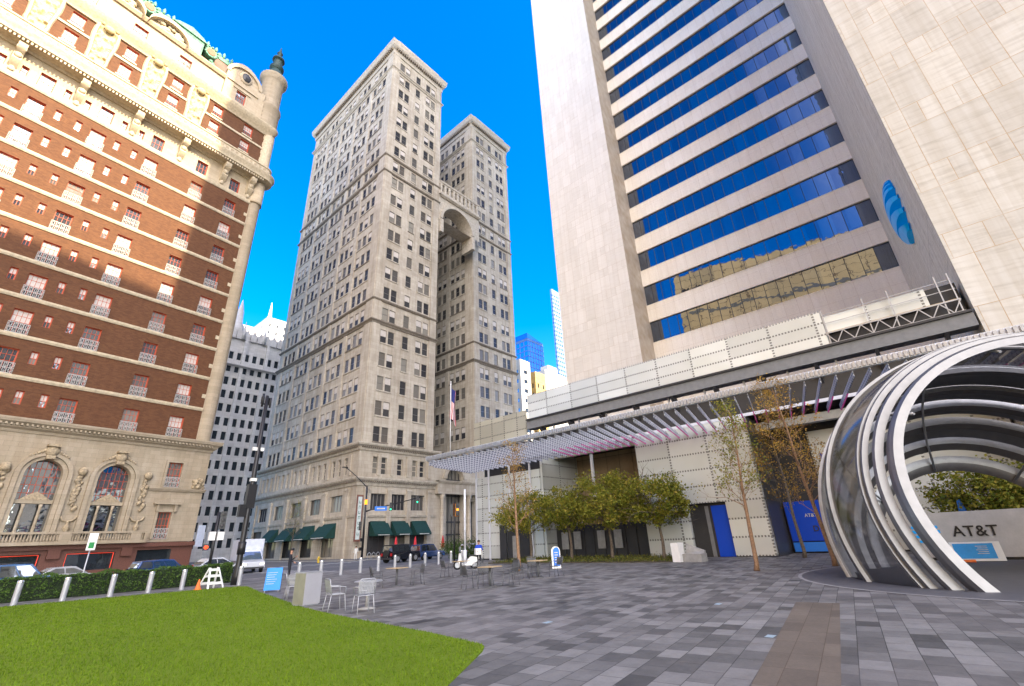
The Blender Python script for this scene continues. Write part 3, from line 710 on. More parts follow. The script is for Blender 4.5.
# ---------------------------------------------------------------- the ornate brick hotel; local x runs to the right, facade faces -y
HOT = empty('hotel', (22, 79, 0), rad(7.3), 'ornate red brick hotel with cream stone bands, arched windows and a green copper roof', 'hotel')
HF = fr_s(0); HL = -48.0
BAND = [16.75 + 4.85*k for k in range(10)]
BIG = [-5.0, -10.4] + [-16.9-6.6*k for k in range(5)]
SMALL = []
for c in BIG[2:]: SMALL += [c-2.2, c-4.35]
mb = MB()
holes = []; bigp = []; smp = []
for k in range(9):
    z = BAND[k]
    for i, c in enumerate(BIG):
        hw_ = .88 if i != 1 else .85
        holes.append((c-hw_, c+hw_, z+.22, z+3.25)); bigp.append((c, z+.22))
    for c in SMALL: holes.append((c-.36, c+.36, z+1.75, z+3.35)); smp.append((c, z+1.75))
facade(mb, HF, HL, -2.0, 16.6, 60.5, holes, .42, 0, 1)
facade(mb, HF, HL, -1.2, 69.3, 77.4, [(c-.8, c+.8, z, z+2.5) for c in BIG for z in (70.4, 74.2)], .42, 0, 1)
for x0, x1, z0, z1 in ((-.2, -.2, 16.6, 80),): mb.face([(x0,.5,z0), (x0,30,z0), (x0,30,z1), (x0,.5,z1)], 0)
mb.face([(HL,0,0), (HL,30,0), (HL,30,80), (HL,0,80)], 0); mb.face([(HL,30,0), (-.2,30,0), (-.2,30,80), (HL,30,80)], 0)
mb.build('brick_wall', [M['brick'], M['redframe']], HOT, recalc=False)
# stone bands, quoins, corner pilaster
tm = MB()
for z in BAND[1:]:
    course(tm, HF, HL, -2.0, [(z-.30,0),(z-.30,.10),(z-.05,.2),(z+.18,.2),(z+.18,0)], 0)
    tm.box(-2.5, -2.0, -.06, .1, z+1.7, z+2.3, 0)
tm.build('string_course', M['htrim'], HOT)
pl = MB(); pl.lathe((-1.0, .35, 0), [(1.05,16.0),(1.0,16.6),(1.0,60.5),(1.15,61)], 20, 0)
pl.box(-2.0, -1.2, -.02, .6, 16.6, 60.5, 0)
for c in [-2.35]: pass
pl.build('corner_pilaster', M['hbase'], HOT)
# ------- frieze and great cornice
fz = MB()
facade(fz, HF, HL, -.3, 60.5, 65.2, [(c-.8, c+.8, 61.0, 63.4) for c in BIG] + [(c-.35, c+.35, 61.4, 62.9) for c in SMALL], .42, 0, 1)
fz.lathe((-1.0, .35, 0), [(1.25,60.5),(1.2,61),(1.2,65.2)], 20, 0)
fz.build('frieze', [M['hstone'], M['redframe']], HOT, recalc=False)
cz = MB()
pf = [(65.0,0),(65.0,.3),(65.3,.45),(65.5,1.7),(65.6,2.0),(66.3,2.1),(66.6,2.35),(66.9,2.35),(66.9,1.6),(67.0,1.5),(68.4,1.45),(68.5,1.6),(68.75,1.6),(68.75,.0)]
course(cz, HF, HL, -1.0, pf, 0)
cz.lathe((-1.0, 0, 0), [(max(.1, d)+.0, z) for z, d in pf[:-1]] + [(.1, 68.75)], 24, 0, a0=-PI/2, a1=PI/2)
for k in range(int(46/.42)):
    x = -1.3-k*.42; cz.box(x-.11, x+.11, -1.85, -1.5, 65.15, 65.55, 0)
    if k % 2 == 0: cz.box(x-.2, x+.2, -1.53, -1.44, 67.25, 68.15, 1)
course(cz, HF, HL, -1.0, [(60.2,0),(60.2,.12),(60.6,.25),(60.8,.25),(60.8,0)], 0)
cz.build('great_cornice', [M['htrim'], M['htrimd']], HOT)
def scroll(x, z0, z1, out, w=.9):
    mb = MB(); P = [(0,z1),(out,z1),(out,z1-.45),(out*.86,z1-.9),(out*.5,z1-1.25),(out*.42,z1-1.9),(out*.55,z1-2.3),(out*.45,z0+.5),(out*.2,z0),(0,z0-.25)]
    mb.prism(P, lambda a, b, d: (d, -a, b), -w/2, w/2, 0)
    for s in (-1, 1): mb.tube([(s*(w/2+.03), -out*.72, z1-.75), (s*(w/2-.05), -out*.72, z1-.75)], .33, 10, 0)
    mb.ball((0, -out*.45, z1-1.6), .42, 0, 8, 6, (1,.8,1.1)); mb.ball((0, -.15, z0-.5), .33, 0, 8, 6, (1,.5,1.3))
    return mb.mesh('bracket', M['htrim'])
sb = scroll(0, 61.9, 65.0, 1.6)
for x in [-2.6, -7.1, -13.7, -20.2, -26.8, -33.4, -40]: mk('bracket', sb, HOT, (x, 0, 0))
# ------- upper storeys: cartouches between the windows
def cartouche(w=3.0, h=9.2, seed=1):
    """tall shield with a moulded rim and curling relief inside"""
    mb = MB(); nx, nz = 22, 52; base = len(mb.v)
    def half(t):   # outline half width for t in 0..1 from the bottom
        return (w/2)*min(1, math.sqrt(max(0, 1-(1-min(t/.17, 1))**2)))*(1-.10*sin(t*PI*2.2)) * (1 if t < .9 else math.sqrt(max(.04, 1-((t-.9)/.1)**2)))
    for j in range(nz+1):
        t = j/nz; hwid = max(.02, half(t))
        for i in range(nx+1):
            s = 2*i/nx-1; x = s*hwid; z = t*h
            rim = 1 if abs(s) > .72 or t < .06 or t > .95 else 0
            q = mnoise.noise(Vector((abs(x)*2.1+seed, z*1.25, seed*.7)))
            cur = sin(z*3.4+4*q+abs(x)*3)*cos(x*3.2+2*q)
            d = .42-.16*abs(s)**4 if rim else .05+.34*max(0, cur)+.25*max(0, q)
            if i in (0, nx) or j in (0, nz): d = 0
            mb.v.append((x, -d, z))
    for j in range(nz):
        for i in range(nx):
            a = base+j*(nx+1)+i; mb.f.append((a, a+1, a+nx+2, a+nx+1)); mb.m.append(0 if (abs(2*(i+.5)/nx-1) > .70 or j < 4) else 1); mb.sm.append(True)
    mb.ball((0, -.5, h*.86), .62, 1, 10, 8, (1.1,.6,1)); mb.ball((-.9, -.35, h*.93), .4, 1, 8, 6, (1,.6,1)); mb.ball((.9, -.35, h*.93), .4, 1, 8, 6, (1,.6,1)); mb.ball((0, -.4, h*.99), .45, 0, 8, 6, (1.5,.6,.8))
    return mb.mesh('cartouche', [M['htrim'], plain('gilded_relief', (.46,.37,.20), .7, var=.3, sc=4)], recalc=True)
ct = cartouche()
for x in [-13.65, -20.2, -26.8, -33.4, -40]: mk('cartouche', ct, HOT, (x, -.02, 69.1))
ug = MB()
for z0, z1 in ((73.35, 73.75), ):
    for a, b in zip(BIG, BIG[1:]): pass
    ug.box(HL, -1.2, -.14, -.002, z0, z1, 0)
for c in BIG:
    for z in (70.4, 74.2):
        ug.box(c-.95, c+.95, -.2, -.002, z-.25, z-.003, 0)
for k in range(8): ug.box(-1.75-(k % 2)*.35, -1.2, -.06, -.002, 69.4+k*.95, 69.4+k*.95+.9, 0)
ug.lathe((-1.0, .35, 0), [(1.1,68.7),(1.05,69.2),(1.05,77.2)], 18, 0)
ug.build('window_surrounds', M['htrim'], HOT)
c2 = MB(); pf = [(77.0,0),(77.0,.25),(77.5,.4),(77.9,.9),(78.4,1.05),(78.7,1.25),(78.95,1.25),(78.95,.0)]
course(c2, HF, HL, -1.0, pf, 0); c2.lathe((-1.0, 0, 0), [(max(.1,d), z) for z, d in pf[:-1]]+[(.1,78.95)], 20, 0, a0=-PI/2, a1=PI/2)
c2.build('upper_cornice', M['htrim'], HOT)
# ------- attic, gables, mansard, turret
at = MB()
AT = [c for c in BIG[2:]]
facade(at, fr_s(.4), HL, -10.6, 78.9, 84.3, [(c-.95, c+.95, 80.2, 82.6) for c in AT], .4, 0, 1)
course(at, fr_s(.4), HL, -10.6, [(84.0,0),(84.0,.3),(84.5,.6),(84.8,.6),(84.8,0)], 0)
at.build('attic_wall', [M['hstone'], M['redframe']], HOT, recalc=False)
gb = MB(); GF = fr_s(-.1); gx = -7.6
gw = MB(); facade(gw, fr_s(-.13), -10.7, -3.5, 78.96, 86.5, [(gx-.85, gx+.85, 80.4, 83.0)], .38, 0, 1); gw.build('gable_wall', [M['hstone'], M['redframe']], HOT, recalc=False)
gb.prism([(gx+3.0*cos(PI*t/20), 86.5+3.9*sin(PI*t/20)) for t in range(21)], lambda a, b, d: (a, -.1+d, b), .2, 1.8, 0)
gb.box(-10.6, -3.6, .3, 3, 78.9, 86.5, 0); gb.box(-10.7, -10.6, -.12, 3, 78.97, 86.6, 0); gb.box(-3.6, -3.5, -.12, 3, 78.97, 86.6, 0); gb.box(-11.4, -.6, .6, 6, 78.9, 84.4, 0)
arch_ring(gb, fr_s(.1), gx, 86.3, 2.7, 3.35, -.5, .35, 0, 20); gb.ball((gx+.1, -.15, 87.0), 1.5, 0, 16, 10, (.8,.25,1)); gb.ball((gx+.1, -.42, 87.0), 1.05, 2, 16, 10, (.75,.2,1))
gb.box(gx-2.9, gx+2.9, -.35, .1, 84.2, 84.8, 0); gb.box(gx-1.6, gx+1.6, -.3, .1, 83.2, 83.6, 0)
gb.build('gable', [M['hstone'], M['redframe'], M['wglass']], HOT, recalc=True)
tu = MB(); tcx, tcy = -1.9, 1.6
tu.lathe((tcx, tcy, 0), [(2.35,78.9),(2.35,84.2),(2.55,84.5),(2.5,84.9),(2.1,85.2),(2.0,86),(2.0,92.0),(2.2,92.3),(2.6,93.0),(2.65,93.7),(2.3,94.0),(1.6,94.3)], 28, 0)
tu.build('corner_turret', M['hbase'], HOT, recalc=True)
fn_ = MB(); fn_.lathe((tcx, tcy, 0), [(1.75,94.2),(1.65,95.2),(1.3,95.9),(1.05,96.6),(1.4,97.1),(1.4,97.6),(.95,97.9),(.9,99.6),(1.25,99.9),(1.15,100.4),(.6,101.0),(.4,101.8),(.6,102.2),(.3,102.8),(.05,104.2)], 16, 0)
for k in range(6): a = PI*k/3; fn_.tube([(tcx+1.3*cos(a), tcy+1.3*sin(a), 94.6), (tcx+1.05*cos(a), tcy+1.05*sin(a), 96.2), (tcx+.6*cos(a), tcy+.6*sin(a), 97)], .16, 6, 0)
fn_.build('turret_finial', M['darkcopper'], HOT, recalc=True)
mr = MB()
mr.face([(HL,.9,84.8), (-4.6,.9,84.8), (-6.6,4.4,92.2), (HL,4.4,92.2)], 0); mr.face([(HL,4.4,92.2), (-6.6,4.4,92.2), (-6.6,30,93), (HL,30,93)], 0)
mr.face([(-4.6,.9,84.8), (-3.0,28,84.8), (-6.6,28,93), (-6.6,4.4,92.2)], 0); mr.face([(HL,-.4,78.95), (0,-.4,78.95), (0,30,78.95), (HL,30,78.95)], 0)
mr.build('mansard_roof', M['slate'], HOT, recalc=False)
cr = MB(); rg = random.Random(9)
cr.box(HL, -6.4, 4.1, 4.7, 91.9, 92.8, 0); cr.box(HL, -4.4, .7, 1.15, 84.75, 85.4, 0)
k = 0; x = -7.0
while x > HL:
    cr.ball((x, 4.3, 93.0), .42, 0, 7, 5, (1,.8,1.3)); cr.lathe((x-.75, 4.3, 92.8), [(.35,0),(.2,.5),(.32,.9),(.05,1.6)], 6, 0)
    if k % 4 == 0:
        for t in range(9): cr.ball((x+.2*sin(t*1.9), 4.0-t*.38, 91.9-t*.8), .42, 0, 6, 5)
    x -= 1.5; k += 1
for t in range(16): cr.ball((-6.5+.13*t, 4.2-.23*t, 92.1-.47*t), .45, 0, 6, 5)
cr.build('copper_cresting', M['copper'], HOT, recalc=False)
def dormer(x, rnd):
    o = MB()
    if rnd:
        o.tube([(x, 1.2, 88.8), (x, 3.6, 88.8)], 1.15, 18, 0); o.tube([(x, 1.1, 88.8), (x, 1.25, 88.8)], .72, 16, 1)
        for t in range(12): o.ball((x+1.15*cos(t*PI/6), 1.15, 88.8+1.15*sin(t*PI/6)), .2, 0, 6, 4)
    else:
        o.box(x-2.4, x+2.4, .55, 3.2, 85.2, 88.9, 0)
        for i in range(5): o.box(x-2.05+i*.84, x-2.05+i*.84+.7, .5, .548, 85.8, 87.9, 2)
        o.prism([(x-2.8, 88.9), (x+2.8, 88.9), (x+2, 89.6), (x, 90.3), (x-2, 89.6)], lambda a, b, d: (a, d, b), .3, 3.6, 0)
    o.build('dormer', [M['copper'], M['redframe'], plain('pale_dormer_glass', (.25,.42,.42), .2)], HOT, recalc=True)
dormer(-17.5, False); dormer(-13.6, True); dormer(-23.6, True); dormer(-30, False); dormer(-36, True)
# curved broken pediments standing on the attic
def pediment(x, flip=1):
    o = MB()
    pts = [(x-3.0*cos(PI*t/14), 84.4+2.6*sin(PI*t/14)) for t in range(15)]
    for (a, b), (c, d) in zip(pts, pts[1:]): o.hexa([(a,-.8,b-.45), (c,-.8,d-.45), (c,.9,d-.45), (a,.9,b-.45), (a,-.8,b+.25), (c,-.8,d+.25), (c,.9,d+.25), (a,.9,b+.25)], 0)
    rg = random.Random(int(-x*10))
    for t in range(16): o.ball((x+rg.uniform(-2, 2), .0, 84.9+rg.uniform(0, 1.4)), rg.uniform(.28, .55), 0, 7, 5, (1.2,.7,1))
    o.box(x-2.6, x+2.6, .2, 1.2, 84.2, 86.0, 0)
    o.build('pediment', M['htrim'], HOT, recalc=True)
for x in (-20.3, -26.9, -33.5): pediment(x)
# ------- windows
wb = win_mesh('tall_window', 1.76, 3.03, [M['redframe'], M['hglass'], M['sheer']], rec=.36, cols=4, rows=4, bar=.045, fr=.1, curtain=False)
wbc = win_mesh('tall_window', 1.76, 3.03, [M['redframe'], M['hglass'], M['sheer']], rec=.36, cols=4, rows=4, bar=.045, fr=.1, curtain=True)
wsm = win_mesh('small_window', .72, 1.6, [M['redframe'], M['hglass'], M['sheer']], rec=.3, cols=2, rows=2, bar=.06, fr=.1, curtain=True)
def balconet(w, h=1.25):
    mb = MB()
    for z in (0, h/2, h): mb.box(-w/2, w/2, -.02, .02, z-.03, z+.03)
    n = int(w/.16)
    for i in range(n+1): x = -w/2+w*i/n; mb.box(x-.015, x+.015, -.015, .015, 0, h)
    for i in range(int(w/.42)):
        c = -w/2+.21+(w-.42)*i/max(1, int(w/.42)-1)
        for zc in (h*.27, h*.75):
            pts = [(c+.17*cos(t*PI/4), 0, zc+.22*sin(t*PI/4)) for t in range(9)]
            mb.tube(pts, .028, 4, cap=False)
    return mb.mesh('balconet', M['iron'], recalc=False)
bal = balconet(1.9)
rw = random.Random(11)
for x, z in bigp:
    if x < -38: continue
    o = mk('tall_window', wbc if rw.random() < .5 else wb, HOT, (x, 0, z))
    mk('balconet', bal, o, (0, -.12, .02))
for x, z in smp:
    if x < -38: continue
    mk('small_window', wsm, HOT, (x, 0, z))
wup = win_mesh('upper_window', 1.6, 2.5, [M['redframe'], M['hglass'], M['sheer']], rec=.36, cols=4, rows=3, bar=.05, fr=.1, curtain=True)
wfz = win_mesh('frieze_window', 1.6, 2.4, [M['redframe'], M['hglass'], M['sheer']], rec=.36, cols=3, rows=2, fr=.1)
wfs = win_mesh('frieze_window', .7, 1.5, [M['redframe'], M['hglass'], M['sheer']], rec=.36, cols=2, rows=2, fr=.1)
wat = win_mesh('attic_window', 1.9, 2.4, [M['redframe'], M['hglass'], M['sheer']], rec=.33, cols=4, rows=2, fr=.1)
for c in BIG:
    if c < -42: continue
    for z in (70.4, 74.2): mk('upper_window', wup, HOT, (c, 0, z))
    mk('frieze_window', wfz, HOT, (c, 0, 61.0))
for c in SMALL:
    if c > -40: mk('frieze_window', wfs, HOT, (c, 0, 61.4))
for c in AT: mk('attic_window', wat, HOT, (c, .4, 80.2))
mk('attic_window', win_mesh('attic_window', 1.7, 2.6, [M['redframe'], M['hglass'], M['sheer']], rec=.3, cols=4, rows=2, fr=.1), HOT, (gx, -.1, 80.4))
# ------- stone base with round arches
bb = MB(); BF = fr_s(-.5); AR = [-10.35, -17.0, -23.65, -30.3, -36.9, -43.5]
holes = [(c-1.65, c+1.65, 4.0, 12.55) for c in AR] + [(-4.85, -3.05, 10.25, 13.5), (-4.7, -3.1, 3.75, 7.05)]
facade(bb, BF, HL, .2, 3.4, 15.7, holes, .75, 0, 0)
for c in AR: arch_fill(bb, BF, c, 1.65, 10.9, 12.55, .75, 0, 0)
bb.face([(.2,-.5,3.4), (.2,30,3.4), (.2,30,15.7), (.2,-.5,15.7)], 0)
bb.face([(HL,-.5,16.7), (.2,-.5,16.7), (.2,.4,16.7), (HL,.4,16.7)], 0)
bb.build('stone_base_wall', M['hbase'], HOT, recalc=False)
bt = MB()
course(bt, BF, HL, .2, [(15.3,0),(15.3,.12),(15.6,.2),(15.8,.5),(16.1,.6),(16.35,.95),(16.65,1.05),(16.8,1.05),(16.8,-.55)], 0, 0, 1)
for k in range(110): x = -.1-k*.43; bt.box(x-.1, x+.1, -.5-.85, -.5-.5, 15.95, 16.2, 0)
course(bt, BF, -6.5, .2, [(9.7,0),(9.7,.15),(10.0,.3),(10.1,.3),(10.1,0)], 0, 0, 1)
for c in AR:
    arch_ring(bt, BF, c, 10.9, 1.65, 2.05, .003, .22, 0, 20, 4.7); arch_ring(bt, BF, c, 10.9, 2.07, 2.5, .003, .42, 0, 20, 4.7)
    bt.ball((c, -1.0, 13.5), .62, 1, 10, 7, (1.0,.55,1.05)); bt.box(c-.55, c+.55, -1.45, -.5, 14.0, 14.25, 1); bt.box(c-.4, c+.4, -1.2, -.5, 12.6, 13.0, 1)
    for s in (-1, 1):
        for t in range(5): bt.ball((c+s*(.55+.27*t), -.85, 13.55-.16*t), .24-.02*t, 1, 7, 5)
    # transom, colonnettes and little pediment within the arch
    bt.box(c-1.62, c+1.62, -.35, .0, 7.75, 8.15, 0)
    bt.prism([(c-1.3, 8.15), (c+1.3, 8.15), (c+.6, 8.7), (c, 9.05), (c-.6, 8.7)], lambda a, b, d: (a, d, b), -.4, -.05, 1)
    for x in (c-.72, c+.72): bt.lathe((x, -.2, 0), [(.2,4.0),(.17,4.3),(.14,7.3),(.2,7.7)], 10, 0)
for c in [-6.9, -13.65, -20.3, -26.95, -33.6]:
    rr = random.Random(int(-c*7))
    for t in range(26):
        z = 7.2+t*.16; bt.ball((c+rr.uniform(-.32, .32), -.62, z), rr.uniform(.16, .30), 1, 6, 5, (1,.6,1.1))
    bt.ball((c, -.8, 11.5), .5, 1, 8, 6, (1,.6,1)); bt.tube([(c-.75, -.65, 6.4), (c-.5, -.65, 6.0), (c, -.65, 5.85), (c+.5, -.65, 6.0), (c+.75, -.65, 6.4)], .12, 6, 1)
    bt.lathe((c, -.95, 4.6), [(.25,0),(.12,.15),(.32,.5),(.3,.75),(.1,.95),(.16,1.1),(.02,1.3)], 10, 1)
# framed side windows
for x0, x1, z0, z1 in ((-4.85,-3.05,10.25,13.5), (-4.7,-3.1,3.75,7.05)):
    for a, b, c, d in ((x0-.3,x0-.002,z0,z1+.3), (x1+.002,x1+.3,z0,z1+.3), (x0,x1,z1+.002,z1+.3)): bt.box(a, b, -.65, -.502, c, d, 0)
bt.prism([(-5.5,8.0),(-2.3,8.0),(-2.3,8.2),(-3.9,8.85),(-5.5,8.2)], lambda a, b, d: (a, d, b), -1.0, -.5, 0); bt.box(-5.1, -4.8, -.85, -.5, 7.1, 8.0, 0); bt.box(-3.0, -2.7, -.85, -.5, 7.1, 8.0, 0)
for t in range(14):
    rr = random.Random(t); bt.ball((-.6+rr.uniform(-.9,.8), -.7+rr.uniform(-.2,.2), 10.3+rr.uniform(0,1.2)), rr.uniform(.2,.42), 1, 6, 5)
bt.build('stone_ornament', [M['hbase'], M['htrimd']], HOT, recalc=False)
bl = MB(); bl.box(HL, -5.7, -1.7, -.4, 3.35, 3.7, 0); bl.box(HL, -5.7, -1.7, -1.35, 4.5, 4.72, 0)
x = -5.9
while x > HL:
    bl.lathe((x, -1.52, 3.7), [(.10,0),(.06,.1),(.11,.35),(.05,.65),(.10,.8)], 6, 0); x -= .27
for c in [-6.9, -13.65, -20.3, -26.95, -33.6, -5.85]: bl.box(c-.55 if c != -5.85 else c-.15, c+.55 if c != -5.85 else c+.15, -1.72, -1.3, 3.7, 4.5, 0)
bl.build('balustrade', M['hbase'], HOT, recalc=False)
aw = MB()
for c in AR:
    pts = [(c-1.65, .2, 4.0), (c+1.65, .2, 4.0), (c+1.65, .2, 10.9)] + [(c+1.65*cos(PI*t/16), .2, 10.9+1.65*sin(PI*t/16)) for t in range(1, 16)] + [(c-1.65, .2, 10.9)]
    aw.face(pts, 0)
    for k in range(1, 7): x = c-1.65+3.3*k/7; aw.box(x-.025, x+.025, .15, .19, 8.0, 10.9+math.sqrt(max(0, 1.65**2-(x-c)**2)), 1)
    for z in (8.9, 9.8, 10.7, 11.6): hw_ = 1.62 if z < 10.9 else math.sqrt(1.65**2-(z-10.9)**2); aw.box(c-hw_, c+hw_, .14, .19, z-.025, z+.025, 1)
aw.build('arched_window', [M['bigglass'], M['redframe']], HOT, recalc=False)
o = mk('tall_window', win_mesh('tall_window', 1.8, 3.25, [M['redframe'], M['hglass'], M['sheer']], rec=.36, cols=4, rows=4, fr=.1), HOT, (-3.95, -.5, 10.25)); mk('balconet', bal, o, (0, -.1, .02))
o = mk('tall_window', win_mesh('tall_window', 1.6, 3.3, [M['redframe'], M['hglass'], M['sheer']], rec=.36, cols=4, rows=4, fr=.1), HOT, (-3.9, -.5, 3.75)); mk('balconet', bal, o, (0, -.1, .02))
# ------- red granite ground floor with neon-edged shop windows
gr = MB(); GF_ = fr_s(-.62)
sh = [(-6.0, -2.2, .2, 2.5)] + [(c-2.2, c+2.4, .55, 2.45) for c in (-10.6, -17.4, -24.2, -31, -38)]
facade(gr, GF_, HL, .3, -.14, 3.35, sh, .5, 0, 1)
gr.face([(.3,-.62,-.14), (.3,30,-.14), (.3,30,3.35), (.3,-.62,3.35)], 0); gr.box(HL, .5, -1.0, -.62, 2.85, 3.34, 0)
for c in (-7.2, -14, -20.8, -27.6, -34.4): gr.box(c-.55, c+.55, -1.0, -.63, 1.9, 2.85, 0)
gr.build('granite_ground_floor', [M['granite'], M['dark']], HOT, recalc=False)
nn = MB(); sgm = glass_dark('shop_window_glass', refl=.12, blinds=False)
for a, b, c, d in sh:
    sg = MB(); sg.face([(a,-.14,c), (b,-.14,c), (b,-.14,d), (a,-.14,d)], 0); sg.build('shop_window', sgm, HOT, recalc=False)
    if a != -6.0:
        for p, q in (((a+.1,c+.1),(a+.1,d-.1)), ((a+.1,d-.1),(b-.1,d-.1)), ((b-.1,d-.1),(b-.1,c+.1))): nn.tube([(p[0],-.3,p[1]), (q[0],-.3,q[1])], .035, 6)
nn.build('neon_outline', M['neon'], HOT, recalc=False)
# ---------------------------------------------------------------- the banded travertine tower
WT = empty('office_tower', (0, 0, 0), 0, 'huge travertine clad office tower with bands of blue mirror glass and blank stone wing', 'office tower')
YS, YN, XG, XW, XS = -4.5, 27.7, 68.0, 34.7, 62.6
ZT = 178.0; FP = 6.77
wm = MB(); bandz = []
zs0 = 1.75 + (43.56-1.75)*.68
sp = MB(); gl = MB()
z = 0.0; k = 0
while True:
    b = zs0 + FP*k; t = b + FP*.545
    if t > ZT: break
    bandz.append((b, t)); k += 1
prev = 8.0
for b, t in bandz:
    sp.box(XG-.30, XG+.6, YS, YN, prev, b, 0); sp.box(XG-.36, XG-.30, YS+.02, YN-.02, b-.16, b-.02, 0); prev = t
sp.box(XG-.30, XG+.6, YS, YN, prev, ZT, 0)
sp.build('spandrel', M['spand'], WT, recalc=False)
rg = random.Random(2)
for b, t in bandz:
    y = YS+.06; gl = MB()
    while y < YN-.1:
        y2 = min(y+1.62, YN); e = rg.uniform(-.012, .012); f = rg.uniform(-.010, .010)
        gl.face([(XG+e, y+.01, b), (XG-e, y2-.01, b), (XG-e+f, y2-.01, t), (XG+e+f, y+.01, t)], 0); y = y2
    gl.build('glass_band', M['glassband'], WT, recalc=False)
mu = MB()
for b, t in bandz:
    mu.box(XG+.05, XG+.2, YS, YN, b, t, 0)
    y = YS+1.68
    while y < YN-.2: mu.box(XG-.05, XG+.04, y-.035, y+.035, b, t, 0); y += 1.62
mu.build('mullion', M['dark'], WT, recalc=False)
wg = MB(); wg.box(XW, XG+30, -27, YS, 0, ZT, 0); wg.build('stone_wing', [M['trav']], WT, recalc=False)
# the wing's north side gets its own cladding sheet
ns = MB(); ns.face([(XW+.01, YS+.02, 0), (XG, YS+.02, 0), (XG, YS+.02, ZT), (XW+.01, YS+.02, ZT)]); ns.build('wing_side_cladding', M['travn'], WT, recalc=False)
sl_ = MB(); sl_.box(XS, XG+30, YN, 41.7, 0, ZT, 0); sl_.build('stone_slab', M['trav2'], WT, recalc=False)
bk = MB(); bk.box(XG+.7, XG+30, YS, YN, 0, ZT-.5, 0); bk.build('core', M['dark'], WT, recalc=False)
# blue globe emblem: a dome cut by curving slots
lg = MB(); LC = Vector((45.2, YS+.02, 25.3)); LR = 2.85
def gpt(a, b):
    """a,b in -1..1 on the disc -> point on the dome"""
    r2 = min(1, a*a+b*b); return (LC.x - a*LR, LC.y+.15+.75*math.sqrt(max(0, 1-r2)), LC.z + b*LR)
nb = 7
for i in range(nb):
    lo = -1+2*i/nb+.03; hi = -1+2*(i+1)/nb-.03
    N_ = 28; pts_lo = []; pts_hi = []
    for j in range(N_+1):
        s = 1-2*j/N_; bend = .34*(1-s*s) + .35*s
        taper = 1.35 - .95*max(0, s)
        mid = (lo+hi)/2; hh = (hi-lo)/2*min(1, max(.0, taper))
        def q(bv):
            bb_ = bv+bend*(1-abs(bv)); a = s*math.sqrt(max(0, 1-min(1, bb_*bb_))); return (a, max(-1, min(1, bb_)))
        pts_lo.append(q(mid-hh)); pts_hi.append(q(mid+hh))
    for j in range(N_):
        A, B, C_, D = pts_lo[j], pts_lo[j+1], pts_hi[j+1], pts_hi[j]
        lg.face([gpt(*A), gpt(*B), gpt(*C_), gpt(*D)], 0)
        for p, q2 in ((A, B), (D, C_)):
            a1, b1 = gpt(*p), gpt(*q2); lg.face([a1, b1, (b1[0], LC.y, b1[2]), (a1[0], LC.y, a1[2])], 0)
lg.build('globe_emblem', M['logo'], WT, recalc=False)

# ---------------------------------------------------------------- other buildings
def far_tower(label, x0, x1, y0, y1, z1, wall, glass, du=3.2, dz=3.8, wu=.5, wz=.55, pier=None, cat='office building', name='office_block', mast=None, base=0, crown=None, skew=0, grp=None):
    """building on the world grid with real window openings on its south and west faces"""
    t = empty(name, (x0, y0, 0), skew, label, cat, grp)
    W_, L_ = x1-x0, y1-y0; mb = MB()
    nu = max(1, int(W_/du)); nl = max(1, int(L_/du)); nz = int((z1-base-2)/dz)
    def cells(n, tot): p = tot/n; return [(i*p+p*(1-wu)/2, i*p+p*(1+wu)/2) for i in range(n)]
    zz = [(base+2+k*dz+dz*(1-wz)/2, base+2+k*dz+dz*(1+wz)/2) for k in range(nz)]
    facade(mb, fr_s(0), 0, W_, 0, z1, [(a, b, c, d) for a, b in cells(nu, W_) for c, d in zz], .25, 0)
    facade(mb, fr_w(0), 0, L_, 0, z1, [(a, b, c, d) for a, b in cells(nl, L_) for c, d in zz], .25, 0)
    mb.face([(W_,0,0), (W_,L_,0), (W_,L_,z1), (W_,0,z1)], 0); mb.face([(0,L_,0), (W_,L_,0), (W_,L_,z1), (0,L_,z1)], 0); mb.face([(0,0,z1), (W_,0,z1), (W_,L_,z1), (0,L_,z1)], 0)
    mb.box(.1, W_-.1, .1, L_-.1, z1, z1+.8, 0)
    if pier:
        for i in range(0, nu+1, pier): fbox(mb, fr_s(0), i*W_/nu-.4, i*W_/nu+.4, 0, z1+1.5, .003, .6, 0)
        for i in range(0, nl+1, pier): fbox(mb, fr_w(0), i*L_/nl-.4, i*L_/nl+.4, 0, z1+1.5, .003, .6, 0)
    mb.build('wall', wall, t, recalc=False)
    gm = MB(); gm.face([(0,.25,0), (W_,.25,0), (W_,.25,z1-.5), (0,.25,z1-.5)]); gm.face([(.25,0,0), (.25,L_,0), (.25,L_,z1-.5), (.25,0,z1-.5)])
    gm.build('window', glass, t, recalc=False)
    if mast:
        mm = MB(); mx, my, mh = mast
        for a in range(3):
            q = 2*PI*a/3; mm.tube([(mx+1.6*cos(q), my+1.6*sin(q), z1), (mx, my, z1+mh)], .22, 5)
        for k in range(1, 8): r = 1.6*(1-k/8); mm.tube([(mx+r*cos(2*PI*a/3), my+r*sin(2*PI*a/3), z1+mh*k/8) for a in (0,1,2,3)], .12, 4)
        mm.build('mast', M['white'], t, recalc=False)
    return t
gothic_stone = masonry('white_gothic_terracotta', (.50,.49,.475), (.58,.57,.555), (.33,.33,.34), 1.4, .7, .01, .5, .35, (.6,.6,.62))
dglass = glass_dark('dark_office_glass', tint=(.4,.42,.45), refl=.07, blinds=False)
GO = far_tower('white gothic skyscraper of thin piers and pinnacled crown between the hotel and the limestone tower', 29.1, 51.3, 135, 175, 57.0, gothic_stone, dglass, du=1.85, dz=3.7, wu=.54, wz=.58, pier=3, name='gothic_skyscraper', cat='skyscraper')
cm = MB(); 
